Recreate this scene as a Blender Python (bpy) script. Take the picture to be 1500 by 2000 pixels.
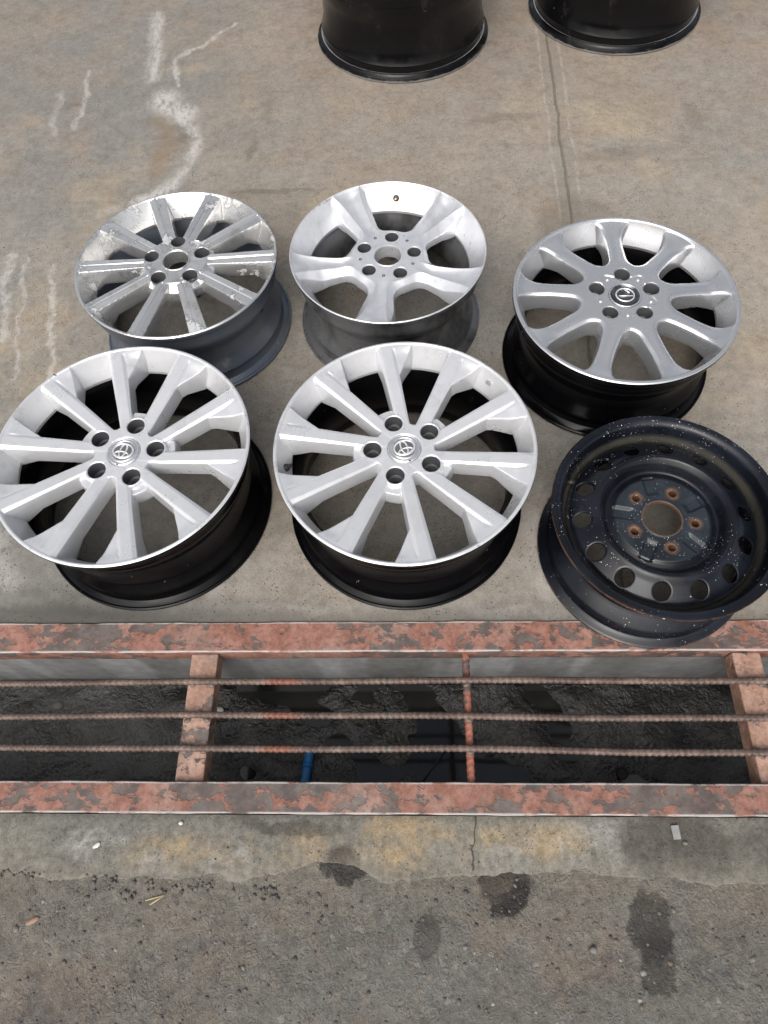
import bpy, bmesh, math, random
import numpy as np
from mathutils import Matrix, Vector, noise as mnoise

for o in list(bpy.data.objects):
    bpy.data.objects.remove(o)
SC = bpy.context.scene
COL = SC.collection
rad = math.radians
rng = np.random.default_rng(7)
random.seed(7)

# ------------------------------------------------------------------ camera
F_PX, PITCH, ROLL, YAW, CAM_H = 1343.25, rad(62.818), rad(-5.0055), rad(4.239 + 0.66), 1.2457
cam_d = bpy.data.cameras.new('camera')
cam = bpy.data.objects.new('camera', cam_d)
COL.objects.link(cam)
cam_d.sensor_fit = 'VERTICAL'
cam_d.sensor_height = 36.0
cam_d.lens = F_PX / 2000.0 * 36.0
cam_d.clip_start = 0.02
cam_d.clip_end = 500
right0 = Vector((1, 0, 0)); up0 = Vector((0, math.sin(PITCH), math.cos(PITCH)))
back = -Vector((0, math.cos(PITCH), -math.sin(PITCH)))
cr, sr = math.cos(ROLL), math.sin(ROLL)
rgt = right0 * cr + up0 * sr
upv = -right0 * sr + up0 * cr
M = Matrix(((rgt.x, upv.x, back.x), (rgt.y, upv.y, back.y), (rgt.z, upv.z, back.z)))
M = Matrix.Rotation(YAW, 3, 'Z') @ M
cam.matrix_world = Matrix.Translation((0, 0, CAM_H)) @ M.to_4x4()
SC.camera = cam

# ------------------------------------------------------------------ sky and sun (bright overcast)
SUN_EL, SUN_AZ = rad(48), rad(196)       # azimuth clockwise from +Y
world = bpy.data.worlds.new('World')
SC.world = world
world.use_nodes = True
wn = world.node_tree.nodes; wl = world.node_tree.links
sky = wn.new('ShaderNodeTexSky')
sky.sky_type = 'NISHITA'; sky.sun_disc = False
sky.sun_elevation = SUN_EL; sky.sun_rotation = SUN_AZ
sky.air_density = 1.0; sky.dust_density = 6.0; sky.ozone_density = 1.0
# broken bright cloud over a pale blue sky
def sky_mix(sat, val):
    h = wn.new('ShaderNodeHueSaturation'); h.inputs['Saturation'].default_value = sat; h.inputs['Value'].default_value = val
    wl.new(sky.outputs[0], h.inputs['Color']); return h.outputs[0]
wtc = wn.new('ShaderNodeTexCoord'); wno = wn.new('ShaderNodeTexNoise')
wno.inputs['Scale'].default_value = 2.2; wno.inputs['Detail'].default_value = 4; wno.inputs['Roughness'].default_value = .55
wl.new(wtc.outputs['Generated'], wno.inputs['Vector'])
wmr = wn.new('ShaderNodeMapRange'); wmr.interpolation_type = 'SMOOTHSTEP'
wmr.inputs[1].default_value = .40; wmr.inputs[2].default_value = .60
wl.new(wno.outputs['Fac'], wmr.inputs[0])
wmx = wn.new('ShaderNodeMix'); wmx.data_type = 'RGBA'
wl.new(wmr.outputs[0], wmx.inputs[0]); wl.new(sky_mix(.75, .75), wmx.inputs[6]); wl.new(sky_mix(.18, 1.55), wmx.inputs[7])
wl.new(wmx.outputs[2], wn['Background'].inputs['Color'])
wn['Background'].inputs['Strength'].default_value = 0.115

sun_d = bpy.data.lights.new('sun', 'SUN')
sun_d.energy = 1.15; sun_d.angle = rad(75); sun_d.color = (1.0, 0.955, 0.90)
sun = bpy.data.objects.new('sun', sun_d); COL.objects.link(sun)
sdir = Vector((math.sin(SUN_AZ) * math.cos(SUN_EL), math.cos(SUN_AZ) * math.cos(SUN_EL), math.sin(SUN_EL)))
sun.rotation_euler = sdir.to_track_quat('Z', 'Y').to_euler()
sun.location = sdir * 20

SC.view_settings.view_transform = 'Standard'
SC.view_settings.look = 'None'
SC.view_settings.exposure = 0.28
SC.view_settings.gamma = 1.0
SC.view_settings.use_curve_mapping = False
SC.cycles.use_adaptive_sampling = True; SC.cycles.adaptive_threshold = 0.025
SC.cycles.use_denoising = True
SC.cycles.max_bounces = 6; SC.cycles.diffuse_bounces = 3; SC.cycles.glossy_bounces = 3
SC.render.resolution_x, SC.render.resolution_y = 768, 1024

# ------------------------------------------------------------------ node helper
class N:
    def __init__(s, name):
        s.m = bpy.data.materials.new(name); s.m.use_nodes = True
        s.t = s.m.node_tree; s.n = s.t.nodes; s.l = s.t.links
        s.b = s.n['Principled BSDF']
        s._oc = None
    def _set(s, sock, v):
        if v is None: return
        if hasattr(v, 'is_output') or hasattr(v, 'node'): s.l.new(v, sock)
        else:
            if isinstance(v, (tuple, list)) and len(v) == 3 and sock.type == 'RGBA': v = (*v, 1)
            sock.default_value = v
    def oc(s):
        if s._oc is None: s._oc = s.n.new('ShaderNodeTexCoord').outputs['Object']
        return s._oc
    def island(s): return s.n.new('ShaderNodeNewGeometry').outputs['Random Per Island']
    def map(s, v, scale=(1, 1, 1), loc=(0, 0, 0), rot=(0, 0, 0)):
        k = s.n.new('ShaderNodeMapping'); s._set(k.inputs[0], v)
        k.inputs['Location'].default_value = loc; k.inputs['Rotation'].default_value = rot; k.inputs['Scale'].default_value = scale
        return k.outputs[0]
    def noise(s, scale, detail=4, rough=.55, v=None, dist=0, col=False):
        k = s.n.new('ShaderNodeTexNoise'); s._set(k.inputs['Vector'], v or s.oc())
        k.inputs['Scale'].default_value = scale; k.inputs['Detail'].default_value = min(detail, 4)
        k.inputs['Roughness'].default_value = rough; k.inputs['Distortion'].default_value = dist
        return k.outputs['Color' if col else 'Fac']
    def voro(s, scale, v=None, feat='F1', out='Distance', rnd=1.0):
        k = s.n.new('ShaderNodeTexVoronoi'); s._set(k.inputs['Vector'], v or s.oc())
        k.feature = feat; k.inputs['Scale'].default_value = scale; k.inputs['Randomness'].default_value = rnd
        return k.outputs[out]
    def ramp(s, f, stops, interp='LINEAR'):
        k = s.n.new('ShaderNodeValToRGB'); s._set(k.inputs[0], f); cr_ = k.color_ramp; cr_.interpolation = interp
        while len(cr_.elements) < len(stops): cr_.elements.new(0.5)
        for e, (p, c) in zip(cr_.elements, stops):
            e.position = p; e.color = (c, c, c, 1) if not isinstance(c, tuple) else (*c, 1)
        return k.outputs[0]
    def step(s, f, a, b):
        k = s.n.new('ShaderNodeMapRange'); s._set(k.inputs[0], f); k.interpolation_type = 'SMOOTHSTEP'
        k.inputs[1].default_value = a; k.inputs[2].default_value = b
        return k.outputs[0]
    def rng_(s, f, a, b, c, d):
        k = s.n.new('ShaderNodeMapRange'); s._set(k.inputs[0], f)
        for i, q in enumerate((a, b, c, d)): k.inputs[1 + i].default_value = q
        return k.outputs[0]
    def mix(s, f, a, b, mode='MIX'):
        k = s.n.new('ShaderNodeMix'); k.data_type = 'RGBA'; k.blend_type = mode
        s._set(k.inputs[0], f); s._set(k.inputs[6], a); s._set(k.inputs[7], b)
        return k.outputs[2]
    def math(s, op, a, b=None, c=None, clamp=False):
        k = s.n.new('ShaderNodeMath'); k.operation = op; k.use_clamp = clamp
        s._set(k.inputs[0], a); s._set(k.inputs[1], b); s._set(k.inputs[2], c)
        return k.outputs[0]
    def vm(s, op, a, b=None):
        k = s.n.new('ShaderNodeVectorMath'); k.operation = op
        s._set(k.inputs[0], a); s._set(k.inputs[1], b)
        return k.outputs['Value'] if op in ('DOT_PRODUCT', 'LENGTH', 'DISTANCE') else k.outputs[0]
    def scale(s, v, f):
        k = s.n.new('ShaderNodeVectorMath'); k.operation = 'SCALE'; s._set(k.inputs[0], v); s._set(k.inputs['Scale'], f)
        return k.outputs[0]
    def xyz(s, v=None):
        k = s.n.new('ShaderNodeSeparateXYZ'); s._set(k.inputs[0], v or s.oc()); return k.outputs
    def warp(s, scale, amt, v=None, detail=4):
        v = v or s.oc()
        nz = s.vm('SUBTRACT', s.noise(scale, detail, .6, v, col=True), (.5, .5, .5))
        return s.vm('ADD', v, s.scale(nz, amt))
    def flat(s, v=None): return s.vm('MULTIPLY', v or s.oc(), (1, 1, 0))
    def seg(s, p, a, b):
        """distance from p to segment a-b (plan)"""
        a = Vector((*a, 0)); b = Vector((*b, 0)); d = b - a
        pa = s.vm('SUBTRACT', p, tuple(a))
        h = s.math('DIVIDE', s.vm('DOT_PRODUCT', pa, tuple(d)), d.dot(d), clamp=True)
        return s.vm('LENGTH', s.vm('SUBTRACT', pa, s.scale(d_const(s, d), h)))
    def poly(s, p, pts):
        r = None
        for a, b in zip(pts[:-1], pts[1:]):
            q = s.seg(p, a, b); r = q if r is None else s.math('MINIMUM', r, q)
        return r
    def blob(s, p, c, rx, ry):
        """~1 at centre, 0 beyond ellipse"""
        q = s.vm('DIVIDE', s.vm('SUBTRACT', p, (c[0], c[1], 0)), (rx, ry, 1))
        return s.math('SUBTRACT', 1, s.vm('LENGTH', q), clamp=True)
    def bump(s, h, strength=.3, dist=.002, nrm=None):
        k = s.n.new('ShaderNodeBump'); k.inputs['Strength'].default_value = strength; k.inputs['Distance'].default_value = dist
        s._set(k.inputs['Height'], h); s._set(k.inputs['Normal'], nrm)
        return k.outputs[0]
    def out(s, base=None, rough=None, metal=None, nrm=None, spec=None, coat=None, coat_r=None):
        i = s.b.inputs
        s._set(i['Base Color'], base); s._set(i['Roughness'], rough); s._set(i['Metallic'], metal); s._set(i['Normal'], nrm)
        s._set(i['Specular IOR Level'], spec); s._set(i['Coat Weight'], coat); s._set(i['Coat Roughness'], coat_r)
        return s.m
def d_const(s, d):
    k = s.n.new('ShaderNodeCombineXYZ')
    for i in range(3): k.inputs[i].default_value = d[i]
    return k.outputs[0]

def P2(x, y):        # survey frame -> frame aligned with the drain
    return (x - .0115 * y, y + .0115 * x)

# ------------------------------------------------------------------ object helpers
def link(name, me, mat=None, parent=None):
    o = bpy.data.objects.new(name, me); COL.objects.link(o)
    if mat is not None and me is not None: me.materials.append(mat)
    if parent is not None: o.parent = parent
    return o
def tag(o, label=None, cat=None, group=None, kind=None):
    if label: o['label'] = label
    if cat: o['category'] = cat
    if group: o['group'] = group
    if kind: o['kind'] = kind
    return o
def empty(name, loc, rz=0, label=None, cat=None, group=None):
    o = bpy.data.objects.new(name, None); COL.objects.link(o)
    o.empty_display_size = .05
    o.location = loc; o.rotation_euler = (0, 0, rz)
    return tag(o, label, cat, group)
def mesh_np(name, V, T, smooth=True):
    me = bpy.data.meshes.new(name)
    V = np.asarray(V, np.float32); T = np.asarray(T, np.int32); k = T.shape[1]
    me.vertices.add(len(V)); me.vertices.foreach_set('co', V.ravel())
    me.loops.add(T.size); me.loops.foreach_set('vertex_index', T.ravel())
    me.polygons.add(len(T)); me.polygons.foreach_set('loop_start', np.arange(0, T.size, k, dtype=np.int32))
    me.polygons.foreach_set('loop_total', np.full(len(T), k, np.int32))
    me.polygons.foreach_set('use_smooth', np.full(len(T), smooth))
    me.update(calc_edges=True); me.validate()
    return me
def mesh_bm(name, bm, smooth=False, angle=None):
    me = bpy.data.meshes.new(name); bm.to_mesh(me); bm.free()
    for p in me.polygons: p.use_smooth = smooth
    if angle: me.set_sharp_from_angle(angle=rad(angle))
    return me
def box_bm(x0, x1, y0, y1, z0, z1, bevel=0, seg=2):
    bm = bmesh.new()
    bmesh.ops.create_cube(bm, size=1)
    for v in bm.verts:
        v.co = Vector((x0 + (v.co.x + .5) * (x1 - x0), y0 + (v.co.y + .5) * (y1 - y0), z0 + (v.co.z + .5) * (z1 - z0)))
    if bevel: bmesh.ops.bevel(bm, geom=bm.edges[:], offset=bevel, segments=seg, affect='EDGES', profile=.6)
    return bm
def revolve(name, prof, n=128, close=False, smooth=True, sharp=35):
    prof = np.array(prof, float); m = len(prof)
    a = np.linspace(0, 2 * np.pi, n, endpoint=False)
    V = np.stack([prof[:, None, 0] * np.cos(a), prof[:, None, 0] * np.sin(a), np.repeat(prof[:, 1][:, None], n, 1)], -1).reshape(-1, 3)
    i = np.arange(m if close else m - 1)[:, None]; j = np.arange(n)[None]
    i2 = (i + 1) % m; j2 = (j + 1) % n
    Q = np.stack([i * n + j, i * n + j2, i2 * n + j2, i2 * n + j], -1).reshape(-1, 4)
    me = mesh_np(name, V, Q, smooth)
    if sharp: me.set_sharp_from_angle(angle=rad(sharp))
    return me
def tube(name, pts, r, n=10, cap=True):
    pts = [Vector(p) for p in pts]; V = []; Q = []
    for i, p in enumerate(pts):
        d = (pts[min(i + 1, len(pts) - 1)] - pts[max(i - 1, 0)]).normalized()
        a = d.cross(Vector((0, 0, 1)));  a = a.normalized() if a.length > .01 else Vector((1, 0, 0))
        b = a.cross(d)
        rr = r[i] if isinstance(r, (list, tuple)) else r
        for k in range(n):
            t = 2 * math.pi * k / n; V.append(p + a * math.cos(t) * rr + b * math.sin(t) * rr)
    fs = [(i * n + k, i * n + (k + 1) % n, (i + 1) * n + (k + 1) % n, (i + 1) * n + k) for i in range(len(pts) - 1) for k in range(n)]
    if cap: fs += [tuple(range(n - 1, -1, -1)), tuple(range((len(pts) - 1) * n, len(pts) * n))]
    me = bpy.data.meshes.new(name); me.from_pydata(V, [], fs)
    for p in me.polygons: p.use_smooth = len(p.vertices) == 4
    return me
def copy_tree(o, parent=None):
    c = o.copy(); COL.objects.link(c)
    if parent is not None: c.parent = parent
    for ch in [q for q in bpy.data.objects if q.parent == o]: copy_tree(ch, c)
    return c

# ================================================================== MATERIALS: ground
def mat_slab():
    s = N('slab_concrete'); p = s.oc()
    big = s.noise(1.3, 5, .6); mid = s.noise(5.5, 6, .65); fine = s.noise(60, 6, .7); gr = s.noise(420, 3, .6)
    x, y, z = s.xyz()
    col = s.mix(s.step(big, .38, .62), (.290, .262, .225), (.236, .230, .216))
    # browner, redder towards the back and right; cooler on the left
    back_f = s.math('ADD', s.rng_(y, 1.3, 2.6, 0, .75), s.rng_(mid, .3, .7, -.35, .35), clamp=True)
    col = s.mix(back_f, col, (.232, .186, .145))
    left_f = s.math('MULTIPLY', s.rng_(x, -.15, -.65, 0, .95), s.step(s.noise(3.1, 5, .6), .30, .62), clamp=True)
    col = s.mix(left_f, col, (.190, .188, .175))
    col = s.mix(s.math('MULTIPLY', s.step(s.noise(2.6, 5, .65, s.map(p, loc=(3, 1, 0))), .52, .70), .55), col, (.33, .275, .195))
    col = s.mix(s.math('MULTIPLY', s.step(s.noise(4.2, 6, .7, s.map(p, loc=(7, 4, 0))), .56, .72), .45), col, (.145, .132, .112))
    col = s.mix(s.math('MULTIPLY', s.step(s.noise(9, 6, .7, s.map(p, loc=(1, 9, 0))), .58, .72), .35), col, (.25, .155, .085))
    col = s.mix(1, col, s.ramp(fine, [(.25, .80), (.5, 1.0), (.78, 1.16)]), 'MULTIPLY')
    col = s.mix(1, col, s.ramp(gr, [(.3, .72), (.7, 1.22)]), 'MULTIPLY')
    # brushed broom lines along x
    mo = s.noise(24, 4, .7, s.map(p, loc=(2, 7, 0)))
    col = s.mix(1, col, s.ramp(mo, [(.28, .82), (.5, 1.0), (.74, 1.14)]), 'MULTIPLY')
    # chalky runs
    w1 = s.flat(s.warp(9, .07)); w2 = s.flat(s.warp(30, .03, w1))
    br1 = s.noise(38, 5, .72, s.map(p, (1.5, .7, 1)))
    def streak(pts, width, amt, soft=.6):
        nonlocal col
        d = s.poly(w2, [P2(*q) for q in pts])
        m = s.math('SUBTRACT', 1, s.step(d, width * .1, width * 1.25))
        m = s.math('MULTIPLY', m, s.step(br1, .26, .64)); m = s.math('MULTIPLY', m, amt)
        col = s.mix(m, col, (.47, .465, .455))
        return m
    streak([(-.79, 2.50), (-.763, 2.27), (-.752, 2.15)], .030, .70)
    streak([(-.523, 2.434), (-.60, 2.33), (-.70, 2.25), (-.672, 2.12)], .012, .65)
    streak([(-.705, 2.05), (-.67, 2.0), (-.64, 1.97)], .055, .9)
    streak([(-.64, 1.97), (-.598, 1.90), (-.58, 1.81), (-.592, 1.72), (-.625, 1.66), (-.70, 1.60)], .028, .75)
    streak([(-.80, 1.55), (-.69, 1.61), (-.62, 1.66)], .020, .30)
    streak([(-1.036, 2.10), (-1.02, 1.98), (-1.008, 1.90)], .014, .45)
    streak([(-.965, 2.20), (-.945, 2.07), (-.944, 1.93)], .012, .55)
    streak([(-1.02, 1.41), (-.99, 1.25), (-.955, 1.13)], .013, .65)
    streak([(-.90, 1.37), (-.86, 1.22), (-.83, 1.06), (-.82, .92)], .011, .65)
    streak([(-.975, 1.40), (-.94, 1.18), (-.90, 1.02)], .008, .5)
    streak([(-.94, .80), (-.88, .62), (-.80, .50)], .04, .45)
    streak([(-.80, .46), (-.3, .44), (.2, .425), (.9, .42)], .014, .40)
    streak([(.27, .62), (.25, .52), (.27, .46)], .035, .35)
    streak([(-.43, .52), (-.38, .47)], .03, .35)
    # rusty brown run beside the chalk
    d = s.poly(w2, [P2(*q) for q in [(-.69, 1.95), (-.66, 1.85), (-.68, 1.72)]])
    col = s.mix(s.math('MULTIPLY', s.math('SUBTRACT', 1, s.step(d, .004, .05)), .45), col, (.20, .135, .075))
    # saw-cut joint with grimy sides
    jd = s.math('ABSOLUTE', s.math('SUBTRACT', s.math('ADD', x, s.rng_(s.noise(7, 3, .6), 0, 1, -.012, .012)), s.math('MULTIPLY_ADD', y, .020, .392)))
    col = s.mix(s.math('MULTIPLY', s.math('SUBTRACT', 1, s.step(jd, .018, .042)), .30), col, (.205, .195, .17))
    edge = s.math('SUBTRACT', 1, s.step(s.math('ABSOLUTE', s.math('SUBTRACT', jd, .030)), .001, .006))
    col = s.mix(s.math('MULTIPLY', edge, s.math('MULTIPLY', s.step(br1, .4, .6), .45)), col, (.40, .385, .355))
    groove = s.math('SUBTRACT', 1, s.step(jd, .001, .0055))
    col = s.mix(s.math('MULTIPLY', groove, .55), col, (.09, .082, .068))
    col = s.mix(1, col, (1.05, 1.02, .985), 'MULTIPLY')
    # damp grime line against the drain, dark oily spots
    ed = s.math('SUBTRACT', 1, s.step(s.math('ADD', y, s.rng_(mid, 0, 1, -.03, .03)), .41, .47))
    col = s.mix(s.math('MULTIPLY', ed, .55), col, (.10, .095, .085))
    lf = s.math('MULTIPLY', s.blob(w1, P2(-.62, .44), .45, .06), .9, clamp=True)
    col = s.mix(lf, col, (.07, .066, .058))
    for c, rx, ry, a in (((.60, 1.72), .14, .03, .28), ((.83, 1.87), .03, .05, .3), ((-.42, 1.80), .012, .05, .45), ((-.35, 1.62), .12, .010, .45), ((.45, 1.45), .10, .12, .35), ((.3, 1.9), .1, .02, .35), ((-.62, 1.86), .03, .02, .5)):
        col = s.mix(s.math('MULTIPLY', s.step(s.blob(w2, P2(*c), rx * 1.3, ry * 1.3), .0, .5), a), col, (.115, .098, .072))
    # pin holes
    pv = s.voro(130, s.flat()); rnd = s.noise(14, 2, .5)
    pit = s.math('MULTIPLY', s.math('SUBTRACT', 1, s.step(pv, .12, .22)), s.step(rnd, .44, .54))
    col = s.mix(s.math('MULTIPLY', pit, .8), col, (.04, .036, .03))
    h = s.math('ADD', s.math('MULTIPLY', fine, .6), s.math('MULTIPLY', gr, .25))
    h = s.math('SUBTRACT', h, s.math('MULTIPLY', pit, 1.0)); h = s.math('SUBTRACT', h, s.math('MULTIPLY', groove, 2.5))
    h = s.math('ADD', h, s.math('MULTIPLY', mid, 1.6))
    rough = s.rng_(mid, .3, .7, .62, .85)
    return s.out(col, rough, 0, s.bump(h, .55, .0022), spec=.35)

def mat_apron(name='apron_concrete', rough_ground=False):
    s = N(name); p = s.oc(); fl = s.flat()
    big = s.noise(2.2, 5, .6); mid = s.noise(11, 6, .65); fine = s.noise(75, 6, .7); gr = s.noise(380, 3, .6)
    x, y, z = s.xyz(); w2 = s.flat(s.warp(24, .05, s.warp(7, .06)))
    if not rough_ground:
        col = s.mix(s.step(big, .35, .65), (.175, .162, .132), (.130, .126, .110))
        ym = s.math('MULTIPLY', s.step(s.noise(5, 6, .7, s.map(p, loc=(2, 2, 0))), .40, .62), 1)
        yb = None
        for c, rx, ry, a in (((-.36, .016), .16, .05, .8), ((-.07, .040), .20, .055, 1), ((.04, .018), .16, .05, 1), ((.17, .030), .15, .045, .8), ((-.2, .0), .2, .03, .7)):
            b = s.math('MULTIPLY', s.step(s.blob(w2, P2(*c), rx, ry), 0, .6), a)
            yb = b if yb is None else s.math('MAXIMUM', yb, b)
        col = s.mix(s.math('MULTIPLY', s.math('MULTIPLY', yb, ym), .85), col, (.33, .235, .125))
        for c, rx, ry, a in (((-.53, .03), .05, .02, .6), ((-.42, .0), .05, .02, .5), ((-.30, -.01), .05, .025, .7), ((.30, .045), .10, .05, .35), ((.2, .0), .12, .03, .3)):
            col = s.mix(s.math('MULTIPLY', s.step(s.blob(w2, P2(*c), rx * 1.3, ry * 1.5), 0, .7), s.math('MULTIPLY', s.step(mid, .42, .6), a)), col, (.36, .355, .33))
        for c, rx, ry, a in (((.42, .03), .13, .06, .7), ((-.115, .006), .035, .035, .9), ((.60, .02), .1, .05, .5), ((-.20, .056), .12, .016, .6)):
            col = s.mix(s.math('MULTIPLY', s.step(s.blob(w2, P2(*c), rx, ry), 0, .45), a), col, (.045, .038, .03))
        nb = s.math('SUBTRACT', 1, s.step(s.math('ADD', y, s.rng_(s.noise(16, 4, .7), 0, 1, -.05, .05)), -.02, .025))
        col = s.mix(s.math('MULTIPLY', nb, .6), col, (.135, .122, .098))
        cd = s.poly(s.flat(s.warp(40, .02)), [P2(*q) for q in [(.101, .072), (.099, .04), (.094, .02), (.095, -.01)]])
        crack = s.math('SUBTRACT', 1, s.step(cd, .0004, .0022))
        col = s.mix(s.math('MULTIPLY', crack, .85), col, (.02, .018, .015))
        ed = s.math('SUBTRACT', 1, s.step(s.math('ABSOLUTE', s.math('SUBTRACT', y, .078)), .004, .022))
        col = s.mix(s.math('MULTIPLY', ed, .5), col, (.06, .055, .045))
    else:
        col = s.mix(s.step(big, .35, .65), (.126, .112, .090), (.104, .101, .091))
        col = s.mix(s.math('MULTIPLY', s.step(s.noise(4, 5, .65, s.map(p, loc=(5, 1, 0))), .50, .66), .6), col, (.135, .102, .074))
        col = s.mix(s.math('MULTIPLY', s.step(s.noise(6, 5, .65, s.map(p, loc=(8, 3, 0))), .54, .68), .55), col, (.055, .056, .062))
        wv = s.warp(55, .018)
        vc = s.voro(105, s.flat(wv), out='Color'); vd = s.voro(105, s.flat(wv), 'DISTANCE_TO_EDGE')
        stone = s.math('MULTIPLY', s.step(vd, .04, .25), s.step(s.noise(30, 3, .6), .40, .55))
        r_, g_, b_ = s.xyz(vc)
        sc = s.mix(r_, (.088, .088, .090), (.160, .146, .125)); sc = s.mix(s.step(g_, .86, .92), sc, (.15, .105, .07))
        sc = s.mix(s.step(b_, .97, .98), sc, (.24, .23, .21))
        col = s.mix(s.math('MULTIPLY', stone, .45), col, sc)
        worm = s.math('ABSOLUTE', s.math('SUBTRACT', s.noise(120, 2, .5, s.warp(60, .02)), .5))
        col = s.mix(s.math('MULTIPLY', s.math('SUBTRACT', 1, s.step(worm, .0, .05)), .38), col, (.19, .178, .155))
        nb = s.step(s.math('ADD', y, s.rng_(s.noise(9, 4, .65), 0, 1, -.09, .09)), -.13, .0)
        col = s.mix(s.math('MULTIPLY', nb, .6), col, (.145, .131, .105))
        for c, rx, ry, a in (((.149, -.034), .046, .042, 1.0), ((.362, -.090), .046, .062, .75), ((.372, -.135), .036, .045, .62), ((.02, -.10), .03, .03, .5), ((-.115, .0), .04, .03, .9)):
            m = s.step(s.blob(w2, P2(*c), rx, ry), .02, .20)
            col = s.mix(s.math('MULTIPLY', m, a), col, (.018, .015, .013))
        tan_band = s.math('SUBTRACT', 1, s.step(s.math('ABSOLUTE', s.math('ADD', y, .03)), .0, .05))  # paler brown mottling in a band along the broken apron edge
        col = s.mix(s.math('MULTIPLY', tan_band, s.math('MULTIPLY', s.step(mid, .45, .6), .3)), col, (.16, .135, .105))
    col = s.mix(1, col, s.ramp(fine, [(.25, .52), (.5, 1.0), (.78, 1.45)]), 'MULTIPLY')
    col = s.mix(1, col, s.ramp(gr, [(.3, .78), (.7, 1.22)]), 'MULTIPLY')
    pv = s.voro(150, fl); pit = s.math('MULTIPLY', s.math('SUBTRACT', 1, s.step(pv, .10, .2)), s.step(s.noise(18, 2), .46, .56))
    col = s.mix(s.math('MULTIPLY', pit, .7), col, (.03, .027, .023))
    h = s.math('ADD', s.math('MULTIPLY', fine, .9), s.math('MULTIPLY', gr, .3)); h = s.math('SUBTRACT', h, pit)
    h = s.math('ADD', h, s.math('MULTIPLY', mid, 1.8))
    if rough_ground:
        h = s.math('ADD', h, s.math('MULTIPLY', stone, .5)); h = s.math('SUBTRACT', h, s.math('MULTIPLY', s.step(worm, 0, .05), .5))
    return s.out(col, s.rng_(mid, .3, .7, .55, .85), 0, s.bump(h, .6, .0024), spec=.4)

def mat_wall():
    s = N('trench_wall_concrete'); p = s.oc(); x, y, z = s.xyz()
    n1 = s.noise(5, 5, .6, s.map(p, (1, 1, .5))); n2 = s.noise(40, 5, .65)
    col = s.mix(s.step(n1, .3, .7), (.27, .272, .268), (.16, .16, .152))
    st = s.noise(9, 4, .6, s.map(p, (1, 1, .12), rot=(0, rad(12), 0)))
    col = s.mix(s.math('MULTIPLY', s.step(st, .48, .62), .6), col, (.40, .41, .41))
    col = s.mix(1, col, s.ramp(n2, [(.3, .8), (.7, 1.15)]), 'MULTIPLY')
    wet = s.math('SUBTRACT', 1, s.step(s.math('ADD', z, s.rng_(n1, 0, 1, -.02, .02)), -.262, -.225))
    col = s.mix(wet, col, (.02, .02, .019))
    top = s.step(s.math('ADD', z, s.rng_(s.noise(7, 4), 0, 1, -.02, .02)), -.062, -.05)
    col = s.mix(s.math('MULTIPLY', top, .6), col, (.14, .105, .085))
    return s.out(col, s.rng_(wet, 0, 1, .8, .25), 0, s.bump(n2, .3, .002), spec=.4)
def mat_mud():
    s = N('wet_mud'); p = s.oc()
    n1 = s.noise(4, 5, .6); n2 = s.noise(22, 6, .7, s.warp(6, .1)); n3 = s.noise(120, 4, .65)
    x, y, z = s.xyz()
    dry = s.math('ADD', s.rng_(x, -.35, -.62, 0, .55), s.rng_(n1, .4, .65, -.2, .4), clamp=True)
    col = s.mix(s.step(n2, .35, .65), (.022, .020, .017), (.060, .056, .049))
    col = s.mix(s.math('MULTIPLY', dry, .8), col, (.13, .13, .12))
    col = s.mix(s.math('MULTIPLY', s.step(s.noise(13, 5, .7, s.map(p, loc=(3, 3, 0))), .60, .68), .5), col, (.10, .096, .085))
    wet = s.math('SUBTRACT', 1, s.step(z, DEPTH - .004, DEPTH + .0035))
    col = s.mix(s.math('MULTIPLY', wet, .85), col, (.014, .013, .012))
    h = s.math('ADD', s.math('MULTIPLY', n2, 3), s.math('MULTIPLY', n3, .7))
    r = s.math('SUBTRACT', s.math('ADD', s.rng_(n2, .40, .60, .06, .30), s.math('MULTIPLY', dry, .18)), s.math('MULTIPLY', wet, .12), clamp=True)
    return s.out(col, r, 0, s.bump(h, .8, .005), spec=.6)
def mat_water():
    s = N('dirty_water'); n1 = s.noise(9, 3, .5)
    return s.out((.012, .012, .011), .08, 0, s.bump(n1, .12, .004), spec=.5)

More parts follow.
